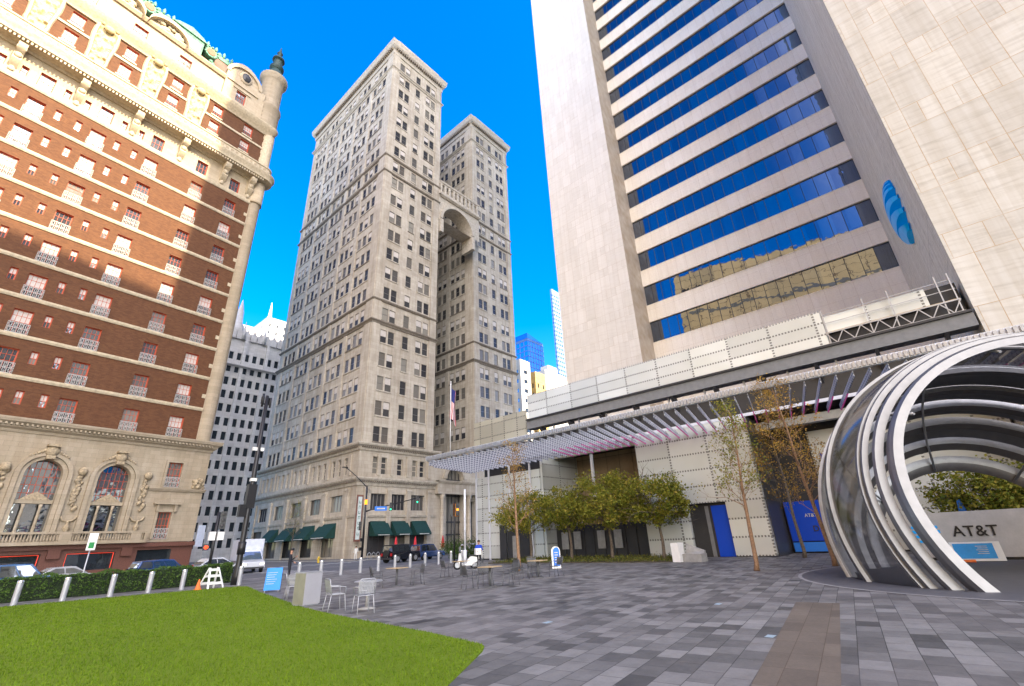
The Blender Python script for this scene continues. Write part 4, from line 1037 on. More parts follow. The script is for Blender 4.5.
for i in range(0, 13, 3):
    x = i*22.2/12; cm.lathe((x, -.4, 57), [(.6,0),(.55,2.5),(.35,3.2),(.05,5.5)], 6, 0)
    for k in range(3):
        if i < 12: c = x+.9+k*1.85; cm.prism([(c-.8,57),(c+.8,57),(c+.8,58.6),(c,60.2),(c-.8,58.6)], lambda a, b, d: (a, d, b), -.5, .2, 0)
course(cm, fr_s(0), 0, 22.2, [(48.6,.6),(49.0,1.3),(49.5,1.3),(49.5,.6)], 0)
cm.box(0, 22.2, .5, 30, 57, 59.5, 0); cm.lathe((9.6, 1.5, 57), [(1.8,0),(1.7,4.5),(1.1,5.2),(.9,9),(.05,13)], 8, 0); cm.box(2, 9.0, 1, 12, 57, 63, 0)
cm.build('pinnacled_crown', gothic_stone, GO, recalc=False)
# narrow arched shop storey and a green leafy strip of street at its foot is hidden by traffic
cream = masonry('pale_cream_render', (.50,.48,.44), (.56,.54,.50), (.40,.38,.35), 3, 3, .02, 0, .2)  # even cream tone shared by the far blocks
gold = masonry('yellow_brick_far', (.50,.34,.12), (.56,.40,.16), (.38,.26,.1), 1.2, .5, .02, .5, .3)
bluegl = glass_dark('blue_curtain_glass', tint=(.25,.45,.85), refl=.7, wob=.1, wsc=.2, blinds=False)
blueframe = plain('blue_curtain_frame', (.06,.12,.28), .4)
far_tower('bright white stepped tower with a lattice mast behind the gothic skyscraper', 77, 95, 228, 250, 110, cream, dglass, name='white_tower', cat='tower', wu=.25, wz=.5, mast=(5.0, 12, 15))
far_tower('lower white stepped block left of the lattice mast tower', 60, 77, 224, 250, 100.5, cream, dglass, name='white_tower', cat='tower', wu=.7, wz=.3, du=8)
far_tower('cream lit apartment block right of the limestone towers', 128, 134, 106, 125, 65, cream, dglass, name='apartment_block', cat='building', wu=.35, wz=.4)
far_tower('golden yellow brick block behind the white metal screens', 137, 143.5, 106, 118, 62, gold, dglass, name='apartment_block', cat='building', du=2.6, wu=.3, wz=.5)
far_tower('white lit block in front of the blue glass tower', 160, 196, 118, 124, 71.5, cream, dglass, name='apartment_block', cat='building', wu=.12, wz=.3)
far_tower('white narrow block beside the blue glass tower', 226, 236, 164, 170, 103, cream, dglass, name='apartment_block', cat='building', wu=.5, wz=.5, du=2.4, dz=3)
BT = far_tower('blue glass tower with a sloping top behind the white block', 240, 258.5, 190.6, 202, 135, blueframe, bluegl, name='glass_tower', cat='skyscraper', du=3, dz=4, wu=.9, wz=.88)
sp2 = MB(); sp2.hexa([(0,0,135.9), (18.5,0,135.9), (18.5,11.4,135.9), (0,11.4,135.9), (0,0,139.8), (18.5,0,136.2), (18.5,11.4,136.2), (0,11.4,139.8)], 0); sp2.build('slanted_top', bluegl, BT, recalc=False)
far_tower('tall slender blue tower of small square windows beside the travertine tower', 243.5, 262, 168, 169.5, 168, plain('blue_grey_cladding', (.16,.24,.42), .5), bluegl, name='glass_tower', cat='skyscraper', du=1.9, dz=3.2, wu=.6, wz=.5)
# buildings out of frame across the plaza: they throw its shade and fill the mirrors
tanw = masonry('tan_office_panels', (.74,.53,.26), (.80,.58,.30), (.16,.11,.07), 6.0, 3.4, .12, 0, .2)
RB = empty('office_block', (-52, 62, 0), 0, 'tan panelled office block west of the plaza with dark window strips', 'office building')
rb = MB(); rb.box(-40, 0, -110, 0, 0, 109, 0); rb.build('wall', tanw, RB, recalc=False)
RB.rotation_euler = (0, 0, rad(-15))
rb = MB()
for k in range(1, 9): rb.box(.0, .06, -108, -2, 12*k+4, 12*k+5.2, 0)
rb.build('window', M['wglass'], RB, recalc=False)
sw = MB(); sw.box(0, 36, -24, 0, 0, 131, 0)
SB = empty('office_block', (4.5, -48, 0), 0, 'plain concrete office block south of the plaza', 'office building'); sw.build('wall', M['concrete'], SB, recalc=False)
sw = MB()
for k in range(1, 31):
    for j in range(11): sw.box(1.2+j*3.1, 3.2+j*3.1, -.0, .05, 4*k, 4*k+2, 0)
sw.build('window', M['wglass'], SB, recalc=False)
# ---------------------------------------------------------------- food hall: walls, upper screens, girder, canopy
FHALL = empty('food_hall', (0, 0, 0), 0, 'long low hall faced with white perforated metal screens under a finned canopy', 'building')
def text_mesh(s, size, ext=.015, font_spacing=1.0):
    c = bpy.data.curves.new('lettering', 'FONT'); c.body = s; c.size = size; c.extrude = ext; c.align_x = 'CENTER'; c.align_y = 'CENTER'; c.space_character = font_spacing; c.offset = size*.012
    o = bpy.data.objects.new('lettering', c); me = bpy.data.meshes.new_from_object(o); bpy.data.objects.remove(o); return me
def text_on(s, size, parent, loc, rot, mat, name='lettering', **k):
    me = text_mesh(s, size, **k); me.materials.clear(); me.materials.append(mat); o = mk(name, me, parent, loc); o.rotation_euler = rot; return o
FW = (rad(90), 0, rad(-90))      # text reading from the west
FW_ = FW
def bx(mb, *a, m=0): mb.box(*a, m)
mb = MB(); bx(mb, 41.2, 66, -4.4, 27.2, 0, 11.4); bx(mb, 35.6, 66, -4.4, 28.3, 9.25, 11.3); bx(mb, 35.15, 66, 27.35, 36.0, 0, 7.7); bx(mb, 36.5, 66, 27.4, 36.0, 7.7, 9.9); bx(mb, 35.25, 41.2, 8.8, 17.2, 0, 9.2)
bx(mb, 39.0, 41.2, -4.4, 8.8, 0, 9.2)
mb.build('dark_inner_wall', M['darkwall'], FHALL)
mb = MB(); bx(mb, 40.9, 41.15, 17.3, 27.1, 2.6, 9.2); mb.build('tan_recess_wall', M['recess'], FHALL)
# main leaning screen wall with a door opening
mb = MB()
for y0, y1, z0, z1 in ((8.7, 11.2, .05, 9.1), (13.9, 17.3, .05, 9.1), (11.2, 13.9, 3.5, 9.1)):
    mb.box(34.9, 35.2, y0, y1, z0, z1)
mb.build('screen_wall', M['screen'], FHALL)
mb = MB(); mb.box(34.95, 35.12, 27.3, 35.6, .1, 7.7); mb.build('screen_wall', M['screen'], FHALL)
mb = MB(); mb.box(38.8, 38.95, -4.3, 5.9, .1, 7.9); mb.build('screen_wall', M['screen'], FHALL)
mb = MB(); mb.box(35.0, 41.1, 27.0, 27.25, .1, 9.2); mb.build('screen_return', M['screenx'], FHALL)
dk = m_screen('dark_slatted_screen', 0, 1.1, 2.2, (.07,.07,.075))
mb = MB(); mb.box(35.22, 39.0, 8.66, 8.78, 0, 9.0); mb.build('screen_return', dk, FHALL)
# upper screens
mb = MB(); mb.box(35.0, 35.15, 2.5, 28.3, 12.65, 15.0)
mb.build('upper_screen', m_screen('upper_metal_screen', 1, 2.87, .83, (.58,.60,.575)), FHALL)
mb = MB(); mb.box(35.0, 35.15, 28.6, 36.0, 10.6, 13.6); mb.build('end_screen', m_screen('end_metal_screen', 1, 1.75, 1.3, (.40,.38,.30)), FHALL)
mb = MB(); mb.box(35.3, 35.4, -2.9, 2.45, 13.45, 14.65); mb.build('upper_screen', m_screen('small_metal_screen', 1, 2.7, 3.1, (.60,.62,.60)), FHALL)
mb = MB()
for k in range(130):     # serrated top edge of the screens
    y = 2.5+k*.2; mb.face([(35.07, y, 15.0), (35.07, y+.11, 15.0), (35.07, y+.055, 15.14)])
for y in [2.5+2.87*i for i in range(10)]: mb.box(35.2, 35.35, y-.06, y+.06, 11.2, 15.05)
mb.build('screen_frame', M['steel'], FHALL, recalc=False)
gd = MB(); gd.box(34.7, 35.7, -4.4, 28.3, 11.55, 12.35, 0); gd.box(34.55, 35.75, -4.4, 28.3, 12.36, 12.5, 1)
gd.box(34.9, 35.5, 28.3, 36.0, 9.9, 10.5, 1)
for i in range(10): y = -3+3.3*i; gd.prism([(34.6,11.5), (35.6,11.5), (35.9,10.3), (35.6,10.3)], lambda a, b, d: (a, d, b), y-.1, y+.1, 1)
gd.build('roof_girder', [M['greysteel'], M['dark']], FHALL, recalc=False)
ts = MB(); A = 12.6; B_ = 13.35
for z in (A, B_): ts.bar((34.95, -4.2, z), (34.95, 2.5, z), .07, .07)
y = -4.2; f = 0
while y < 2.4: ts.bar((34.95, y, A if f else B_), (34.95, y+.48, B_ if f else A), .05, .05); y += .48; f = 1-f
for y in (-4.1, -3.5, -1.2, .1, 2.4): ts.bar((35.0, y, 12.5), (35.0, y, 15.1), .06, .06)
for z in (14.1, 14.7): ts.bar((35.1, -4.2, z), (35.1, 2.5, z), .04, .04)
ts.build('roof_truss', M['steel'], FHALL, recalc=False)
pk = MB(); pk.box(35.5, 38, -4.3, 2.5, 12.5, 14.6); pk.build('roof_plant_room', M['darkwall'], FHALL)
pk = MB(); pk.box(35.05, 35.12, -4.2, 2.5, 13.38, 13.46); pk.build('timber_rail', M['wood'], FHALL)
plm = plain('pale_lintel_steel', (.45,.44,.40), .6)
lb = MB(); lb.box(36.9, 37.5, -4.4, 8.6, 8.2, 8.75); lb.build('pale_lintel', plm, FHALL)
lb = MB(); lb.box(36.9, 37.4, 17.35, 26.9, 8.7, 9.1); lb.build('pale_lintel', plm, FHALL)
for q_, nm_, mm_ in (((38.6, 38.8, 6.3, 8.45, .75, 3.3), 'blue_video_panel', 'blue'), ((38.6, 38.8, 6.3, 8.45, .1, .68), 'panel_base', 'bluesign'), ((38.55, 38.85, 7.95, 8.02, .1, 3.3), 'panel_post', 'dark'), ((38.7, 38.85, 2.0, 5.4, 5.0, 6.3), 'blue_video_panel', 'blue')):
    bp = MB(); bp.box(*q_); bp.build(nm_, M[mm_], FHALL)
text_on('AT&T', .3, FHALL, (38.58, 6.95, 2.35), FW_, M['paint']); text_on('D', .5, FHALL, (38.58, 6.85, 1.5), FW_, M['dark'])
dr = MB(); dr.box(35.2, 35.245, 11.3, 12.35, .02, 3.3, 0); dr.box(35.2, 35.245, 12.55, 12.8, .02, 3.3, 1); dr.build('door', [M['blue'], M['greysteel']], FHALL)
st = MB(); st.bar((37.6, 23.2, 4.6), (37.4, 23.0, 9.2), .22, .22); st.build('white_strut', M['canopy'], FHALL)
po = MB()
for y in (35.6, 33.8, 31.0, 28.4): po.box(34.75, 34.9, y-.07, y+.07, 0, 8.6)
po.build('post', M['canopy'], FHALL)
gl = MB(); gl.box(36.4, 36.5, 17.4, 26.9, 0, 2.6, 1)
for y in range(18, 27, 1): gl.box(36.3, 36.4, y-.05, y+.05, 0, 2.6, 1)
for y in (20.6, 22.2, 24.6, 25.9): gl.box(36.2, 36.28, y-.35, y+.35, .7, 2.1, 2)
gl.build('shop_front', [M['wglass'], M['dark'], M['concrete']], FHALL)
fd = MB(); fd.box(34.7, 34.9, 28.8, 31.4, .1, 2.5, 0); fd.box(34.6, 34.69, 29.9, 30.7, .15, 2.0, 1); fd.box(34.6, 34.69, 31.45, 32.3, 0, 3.0, 0)
fd.build('glazed_door', [M['darkwall'], M['concrete']], FHALL)
# canopy
CAN = empty('canopy', (0, 0, 0), 0, 'white canopy of slanting steel fins with magenta lit edges over the hall front', 'canopy')
cb = MB(); xe = lambda y: 27.0
cb.box(26.95, 27.2, -6.0, 34.1, 8.62, 8.98, 0)
for k in range(200):
    y = -6+k*.2; cb.hexa([(26.86,y,8.66),(26.95,y,8.66),(26.95,y+.12,8.66),(26.86,y+.12,8.66),(26.86,y,8.94),(26.95,y,8.94),(26.95,y+.12,8.94),(26.86,y+.12,8.94)], 1)
cb.bar((27.05, 34.05, 8.8), (31.6, 36.9, 8.8), .2, .3, 0); cb.bar((31.6, 36.9, 8.8), (36.0, 37.9, 8.8), .2, .3, 0)
cb.bar((35.9, 37.9, 8.8), (35.0, 28, 8.8), .2, .3, 0); cb.bar((33.2, 27.5, 8.72), (33.2, -4.4, 8.72), .12, .2, 0)
cb.build('canopy_edge_beam', [M['canopy'], M['steel']], CAN, recalc=False)
fb = MB(); fm = MB()
y = -5.6
while y < 35.2:
    xa = 27.2; ya = y
    if y > 34.1: xa = 27.2+(y-34.1)*1.6
    xb, yb = 34.9, y+1.62*(34.9-xa)/7.7
    if yb > 37.4: xb -= (yb-37.4)*3; yb = 37.4
    if xb > xa+.5:
        fb.hexa([(xa,ya,8.30),(xa+.0,ya+.035,8.30),(xb,yb+.035,8.30),(xb,yb,8.30),(xa,ya,8.62),(xa,ya+.035,8.62),(xb,yb+.035,8.62),(xb,yb,8.62)], 0)
        if y < 22: 
            k = .45; xm, ym = xa+(xb-xa)*k, ya+(yb-ya)*k
            fm.hexa([(xm,ym-.012,8.25),(xm,ym+.045,8.25),(xb,yb+.045,8.25),(xb,yb-.012,8.25),(xm,ym-.012,8.298),(xm,ym+.045,8.298),(xb,yb+.045,8.298),(xb,yb-.012,8.298)], 0)
    y += .70
for k in range(0):
    y = 18+k*.7
    if y < 33: fb.bar((27.3, y+.6, 8.45), (33.5, y-1.4, 8.45), .03, .2, 0)
fb.build('fin', M['fins'], CAN, recalc=False); fm.build('edge_light', M['magenta'], CAN, recalc=False)
# planting strip in front of the hall
ps = MB(); P_ = [(29.9,13.6), (34.3,13.2), (34.3,28.6), (29.0,29.2), (29.3,27)]
ps.face([(x, y, .05) for x, y in P_], 0)
for a, b in zip(P_, P_[1:]+P_[:1]): ps.face([(*a,0), (*b,0), (*b,.05), (*a,.05)], 0)
tag(ps.build('planting_bed', M['soil'], recalc=False), kind='structure')
rg = random.Random(4)
def leaf_mass(name, mat, pts, size, parent=None, sq=.55):
    v = []; f = []
    for (x, y, z) in pts:
        s = size*rg.uniform(.6, 1.4); a = Vector((rg.gauss(0,1), rg.gauss(0,1), rg.gauss(0,1)*.8)).normalized(); b = a.orthogonal().normalized(); b = (b*cos(rg.random()*6)+a.cross(b)*sin(rg.random()*6)); 
        c = Vector((x, y, z)); k = len(v); v += [tuple(c-a*s), tuple(c+b*s*sq), tuple(c+a*s), tuple(c-b*s*sq)]; f.append((k, k+1, k+2, k+3))
    me = bpy.data.meshes.new(name); me.from_pydata(v, [], f); me.materials.append(mat); return mk(name, me, parent)
pts = []
for i in range(9000):
    x, y = rg.uniform(29.5, 34.2), rg.uniform(13.6, 28.6)
    if inside(x, y, P_): pts.append((x, y, .05+abs(rg.gauss(0, .10))+(.12 if x > 32 else 0)*rg.random()))
tag(leaf_mass('ground_cover', M['shrub'], pts, .05), 'low green and yellow ground cover in front of the hall', 'ground cover', kind='stuff')
# ---------------------------------------------------------------- trees
def branchy(mb, p, d, L, r, depth, tips, rg, spread=.55, up=.15, n=3, mi=0):
    q = p; pts = [p]; rr = [r]
    for i in range(3):
        d = (d + Vector((rg.gauss(0,.13), rg.gauss(0,.13), rg.gauss(0,.08)+up*.25))).normalized(); q = q + d*L/3; pts.append(q); rr.append(r*(1-.2*(i+1)))
    mb.tube(pts, rr, 6 if r > .03 else 4, mi, cap=False)
    tips.append(q)
    if depth == 0: return
    for i in range(n):
        a = rg.uniform(0, 2*PI); o = d.orthogonal().normalized(); o = Matrix.Rotation(a, 3, d) @ o
        nd = (d*(1-spread*.5) + o*spread + Vector((0,0,up))).normalized()
        branchy(mb, pts[rg.choice((2,3,3))], nd, L*rg.uniform(.62,.85), r*.52, depth-1, tips, rg, spread, up, n, mi)
def oak(x, y, h, rx, zb, seed, label, nleaf=5200, leaf=.085):
    rg2 = random.Random(seed); t = empty('plaza_tree', (x, y, .05), 0, label, 'tree', 'bushy trees in the planting bed')
    mb = MB(); tips = []
    th = zb+.3
    mb.tube([(0,0,-.05), (.03,.02,.2), (.05,-.03,th*.5), (.02,.04,th)], [.17,.13,.105,.095], 8, 0)
    for k in range(6):
        a = k*PI/3+rg2.uniform(-.3,.3); branchy(mb, Vector((.02,.04,th-.25+.1*k)), Vector((cos(a)*.8, sin(a)*.8, .75)).normalized(), h*.2, .06, 3, tips, rg2, .7, .1)
    branchy(mb, Vector((.02,.04,th)), Vector((0,0,1)), h*.26, .08, 3, tips, rg2, .6, .2)
    mb.build('trunk', M['bark'], t, recalc=False)
    cl = []
    for k in range(95):
        while True:
            u, v, w_ = rg2.uniform(-1,1), rg2.uniform(-1,1), rg2.uniform(-1,1)
            if .25 < u*u+v*v+w_*w_ < 1: break
        ww = w_ if w_ > 0 else w_*.75
        cl.append((u*rx*.92, v*rx*.92, zb+(h-zb)*(.45+.5*ww*(1-.25*(u*u+v*v))), rg2.uniform(.28,.62)))
    pts = []
    for i in range(nleaf):
        cx, cy, cz_, cr_ = rg2.choice(cl)
        pts.append((cx+rg2.gauss(0,cr_*.6), cy+rg2.gauss(0,cr_*.6), max(zb-.25, cz_+rg2.gauss(0,cr_*.45))))
    leaf_mass('crown', M['oakleaf'], pts, leaf, t)
    return t
oak(32.0, 26.4, 5.5, 2.9, 1.9, 1, 'bushy olive and rust coloured tree at the left end of the planting bed', 9500)
oak(32.3, 22.6, 5.7, 2.5, 1.9, 5, 'bushy olive tree between the rust coloured one and the fullest one', 8500)
oak(32.1, 18.9, 6.4, 3.3, 1.9, 2, 'fullest bushy olive tree with a thick pale trunk in the planting bed', 13000)
oak(32.0, 14.9, 6.0, 2.5, 1.9, 3, 'bushy olive tree at the right end of the planting bed next to the white block', 9500)
def sapling(x, y, h, lean, seed, label, barkm, nleaf, spread_r, lm='rustleaf', zb=2.2, wrap=None):
    rg2 = random.Random(seed); t = empty('young_tree', (x, y, 0), 0, label, 'tree', 'slender young trees in the paving')
    mb = MB(); tips = []; P = [Vector((lean[0]*z/h, lean[1]*z/h, z)) + Vector((rg2.gauss(0,.03), rg2.gauss(0,.03), 0)) for z in (0, .3, h*.25, h*.5, h*.75, h)]
    mb.tube(P, [.13,.10,.085,.06,.035,.012], 8, 0)
    for k in range(30):
        z = zb+(h-zb)*(k/30)**.9; f = z/h; a = rg2.uniform(0, 2*PI); p = Vector((lean[0]*f, lean[1]*f, z))
        ln = spread_r*(1-.55*(z-zb)/(h-zb))*rg2.uniform(.7,1.1)
        branchy(mb, p, Vector((cos(a), sin(a), .75)).normalized(), ln*.62, .028*(1-.5*f), 2, tips, rg2, .55, .2)
    mb.build('trunk', barkm, t, recalc=False)
    pts = []
    for i in range(nleaf):
        q = rg2.choice(tips); pts.append((q.x+rg2.gauss(0,.12), q.y+rg2.gauss(0,.12), q.z+rg2.gauss(0,.12)))
    leaf_mass('crown', M[lm], pts, .05, t)
    if wrap:
        wb_ = MB(); wb_.tube([P[1]*.6+P[0]*.4, P[2], P[2]*.6+P[3]*.4], [.14,.115,.10], 10); wb_.build('trunk_wrap', wrap, t, recalc=False)
sapling(23.8, 6.9, 7.1, (.15, -.35), 11, 'slender young tree with sparse yellow green leaves in front of the white screens', M['birch'], 2600, 1.7, 'oakleaf')
sapling(26.8, 4.4, 8.4, (-.25, .55), 12, 'leaning young tree with orange leaves and an orange trunk beside the steel globe', M['birch'], 2500, 1.9)
sapling(22.7, 19.7, 7.2, (-.05, .1), 13, 'almost bare young tree in front of the bushy trees', M['birch'], 1200, 1.6)
sapling(33.4, 6.9, 8.6, (.1, .1), 14, 'young tree with dense ochre leaves under the canopy behind the sparse one', M['bark'], 4500, 2.2)
sapling(39.5, 86.0, 9, (.1, .3), 15, 'thin street tree against the limestone building beyond the black lamp post', M['bark'], 1400, 2.6, 'oakleaf', 3)
for i, (x, y) in enumerate([(34.6, -3.0), (34.3, -5.8), (34.2, -9.2)]):
    oak(x-1.2, y+1.4, 4.6, 2.2, 1.2, 21+i, ['yellow brown bushy tree seen through the globe at its left', 'yellow brown bushy tree seen through the middle of the globe', 'yellow brown bushy tree seen through the right of the globe'][i], 8500)
# ---------------------------------------------------------------- clipped hedge beyond the lawn
hg = empty('hedge', (0, 0, 0), 0, 'long low clipped dark green hedge between the lawn and the street', 'hedge')
a = Vector((-16, 33.6, 0)); b = Vector((12.3, 34.7, 0)); d = (b-a).normalized(); q = Vector((-d.y, d.x, 0))
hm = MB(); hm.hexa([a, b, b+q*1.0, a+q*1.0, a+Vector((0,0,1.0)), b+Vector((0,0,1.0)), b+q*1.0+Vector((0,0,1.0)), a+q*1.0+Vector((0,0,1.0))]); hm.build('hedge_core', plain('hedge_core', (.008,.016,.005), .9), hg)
pts = []
L_ = (b-a).length
for i in range(30000):
    t = rg.random()*(L_+.2)-.1; s = rg.random(); bump_ = .06*sin(t*2.3)+.05*sin(t*5.1+1)
    if s < .5: p = a+d*t+q*rg.uniform(-.1, .03)+Vector((0,0,rg.uniform(.05,1.08)+bump_*.3))
    elif s < .9: p = a+d*t+q*rg.uniform(-.05,1.05)+Vector((0,0,1.03+bump_+rg.gauss(0,.035)))
    else: p = a+d*(L_+rg.gauss(0,.05))+q*rg.uniform(0,1)+Vector((0,0,rg.uniform(.05,1.1)))
    pts.append(tuple(p))
leaf_mass('foliage', M['hedge'], pts, .045, hg)
# ---------------------------------------------------------------- steel globe
GLB = empty('steel_globe', (22.89, -2.24, 0), 0, 'giant walk-in globe of polished steel ribs and dark mirror panels on the plaza', 'sculpture')
GC = Vector((0, 0, 1.61)); GR = 5.95; Gn = Vector((.92, .31, -.21)).normalized()
Ga = Gn.cross(Vector((0,0,1))).normalized(); Gb = Ga.cross(Gn).normalized()
def gcirc(d, r, t): return GC + Gn*d + (Ga*cos(t)+Gb*sin(t))*r
def rib(mb, d0, d1, depth, n=96, m=0, grow=.0):
    """a hoop between slicing planes d0 and d1, its inside face 'depth' smaller"""
    R = GR+grow; o = [math.sqrt(max(.05, R*R-d*d)) for d in (d0, d1)]; i_ = [x-depth for x in o]
    for k in range(n):
        t0, t1 = 2*PI*k/n, 2*PI*(k+1)/n
        P = [gcirc(d0, o[0], t0), gcirc(d0, o[0], t1), gcirc(d1, o[1], t1), gcirc(d1, o[1], t0)]
        Q = [gcirc(d0, i_[0], t0), gcirc(d0, i_[0], t1), gcirc(d1, i_[1], t1), gcirc(d1, i_[1], t0)]
        if max(p.z for p in P) < -.02: continue
        mb.face(P, 1, True); mb.face(Q, 1, True); mb.face([P[0], P[1], Q[1], Q[0]], 0, True); mb.face([P[3], P[2], Q[2], Q[3]], 1, True)
def skin(mb, d0, d1, grow=-.10, n=96, m=0, steps=4, tlim=None):
    for j in range(steps):
        a, b = d0+(d1-d0)*j/steps, d0+(d1-d0)*(j+1)/steps; R = GR+grow
        ra, rb_ = math.sqrt(R*R-a*a), math.sqrt(R*R-b*b)
        for k in range(n):
            t0, t1 = 2*PI*k/n, 2*PI*(k+1)/n
            P = [gcirc(a, ra, t0), gcirc(a, ra, t1), gcirc(b, rb_, t1), gcirc(b, rb_, t0)]
            if max(p.z for p in P) < -.02: continue
            mb.face(P, m, True)
for d0, d1, dep, nm in ((-3.96,-3.86,.24,'front_hoop'), (-3.50,-3.42,.22,'hoop'), (-3.10,-3.04,.16,'hoop'), (-2.92,-2.86,.10,'hoop'), (-1.15,-.98,.20,'hoop')):
    r_ = MB(); rib(r_, d0, d1, dep); r_.build(nm, [M['polished'], M['hoopside']], GLB)
for d in (.62, 1.75, 2.6, 3.4, 4.15, 4.75):
    r_ = MB(); rib(r_, d-.11, d+.11, .30); r_.build('hoop', [M['polished'] if d in (1.75, 3.4) else M['steel'], M['hoopside']], GLB)
for a, b in ((-3.85,-3.51), (-3.41,-3.11), (-2.85,-1.18), (-.95,.5), (.74,1.62), (1.9,2.35), (2.75,3.05), (3.55,3.95)):
    s_ = MB(); skin(s_, a, b, -.10 if a > -3 else -.22); s_.build('mirror_panel', M['hoopside'] if a < -3 else (M['mirror'] if a < 0 else M['mirror2']), GLB)
ck = MB()
for t in (.9, 2.52, 1.7): 
    pts = []
    for k in range(12):
        d = -3.9+k*.78; r = math.sqrt(max(.1, (GR-.3)**2-d*d)); pts.append(gcirc(d, r, t))
    ck.tube(pts, .045, 6)
ck.build('tie_bar', M['steel'], GLB, recalc=False)
# ---------------------------------------------------------------- lettered planter wall with its signs
PLW = empty('planter_wall', (0, 0, 0), 0, 'pale concrete planter wall lettered in black with a blue emblem, seen through the globe', 'planter')
pm = MB(); pm.box(30.3, 31.6, -3.4, 1.55, .12, 2.02); pm.box(30.35, 31.5, -9, -3.44, .12, 1.95); pm.box(30.5, 31.4, -9, 1.4, 0, .12, 1); pm.build('wall_block', [plain('pale_marble_cladding', (.46,.445,.425), .5, var=.10, sc=1.5), M['dark']], PLW)
text_on('AT&T', .62, PLW, (30.28, -.72, 1.17), FW, M['black'])
em = MB()
for i in range(5):
    z0 = .75+i*.2; h_ = .13-abs(i-2)*.015; wdt = math.sqrt(max(.05, .52**2-(z0-1.15)**2))
    for s_, e_ in ((-1, -.15), (-.05, .45), (.55, 1)): em.box(30.26, 30.298, .98-wdt*s_, .98-wdt*e_, z0, z0+h_)
em.build('blue_emblem', M['logo'], PLW)
BS = empty('information_board', (28.9, -.45, 0), rad(3), 'low white board with a blue sheet leaning in front of the planter wall', 'sign')
bm_ = MB(); bm_.hexa([(-.02,-.85,.05), (.04,-.85,.05), (.04,.75,.05), (-.02,.75,.05), (.20,-.85,.78), (.26,-.85,.78), (.26,.75,.78), (.20,.75,.78)], 0); bm_.build('board', M['white'], BS)
bm_ = MB(); bm_.face([(.0,-.62,.14), (.0,.66,.14), (.173,.66,.72), (.173,-.62,.72)], 0); bm_.face([(.10,.30,.40), (.10,.42,.40), (.13,.42,.5), (.13,.30,.5)], 1)
for k in range(5): z = .32+k*.07; bm_.face([(z*.2987-.052,-.42,z), (z*.2987-.052,-.05-.05*(k%2),z), (z*.2987-.045,-.05-.05*(k%2),z+.025), (z*.2987-.045,-.42,z+.025)], 1)
o_ = bm_.build('blue_sheet', [plain('sky_blue_print', (.02,.27,.62), .5), M['paint']], BS, recalc=False); o_.location.x = -.012
bm_ = MB(); bm_.tube([(-.3,.62,.06), (-.3,.05,.07)], .055, 8); tag(bm_.build('traffic_cone', M['orange'], loc=(28.9,-.4,0), recalc=False), 'orange plastic cone lying on its side in front of the white board', 'cone')
bf = MB(); bf.prism([(-.22,0), (.22,0), (.05,1.15), (-.12,1.2)], lambda a, b, d: (d, a, b), 0, .1); tag(bf.build('flag_banner', M['bluesign'], loc=(32.3,-.6,1.4), recalc=False), 'small blue banner standing behind the lettered planter wall', 'banner')
# bench end and seat at the planting bed
bn = empty('bench', (30.5, 13.0, 0), rad(-8), 'white stone block with a low grey seat at the right end of the planting bed', 'bench')
b1 = MB(); b1.box(-.5, .1, -.1, .42, 0, 1.08); b1.build('end_block', M['white'], bn); b1 = MB(); b1.box(-.2, .5, -1.35, -.12, 0, .45); b1.hexa([(.2,-1.3,.45),(.5,-1.3,.45),(.5,-.12,.45),(.2,-.12,.45),(.4,-1.3,.6),(.5,-1.3,.6),(.5,-.12,1.0),(.4,-.12,1.0)]); b1.build('seat', M['concrete'], bn)
# ---------------------------------------------------------------- bollards
def bollard(x, y, label, group):
    t = empty('bollard', (x, y, 0), 0, label, 'bollard', group)
    return t
bm0 = MB(); bm0.lathe((0,0,0), [(.115,0),(.115,.93)], 20, 0); bcap = bm0.mesh('post', M['silver'])
bm1 = MB(); bm1.lathe((0,0,0), [(.118,.90),(.118,.95),(.10,.99),(.02,1.0)], 20, 0); btop = bm1.mesh('cap', M['chrome'])
names = ['first', 'second', 'third', 'fourth', 'fifth', 'sixth', 'seventh', 'eighth', 'ninth', 'tenth', 'eleventh', 'twelfth']
LB = [(1.0,31.95), (2.65,32.0), (4.25,32.0), (6.0,32.05), (7.55,32.05), (9.05,32.1)]
for i, (x, y) in enumerate(LB):
    if i == 0: x = .9
    t = bollard(x, y, f'steel bollard before the hedge, {names[max(0, i)]} from the left', 'bollards along the hedge'); mk('post', bcap, t); mk('cap', btop, t)
RBL = [(11.6,31.2), (15.03,31.23), (16.64,31.57), (18.27,31.91), (19.96,32.27), (21.67,32.63), (23.39,32.99), (25.1,33.35), (26.92,33.74), (28.69,34.11), (30.44,34.48), (32.09,34.83)]
for i, (x, y) in enumerate(RBL):
    lab = ['steel bollard right beside the foot of the black lamp post', 'steel bollard just right of the person in black uniform'][i] if i < 2 else f'steel bollard on the street side, {names[i-1]} to the right of the black lamp post'
    t = bollard(x, y, lab, 'bollards along the street'); mk('post', bcap, t); mk('cap', btop, t)
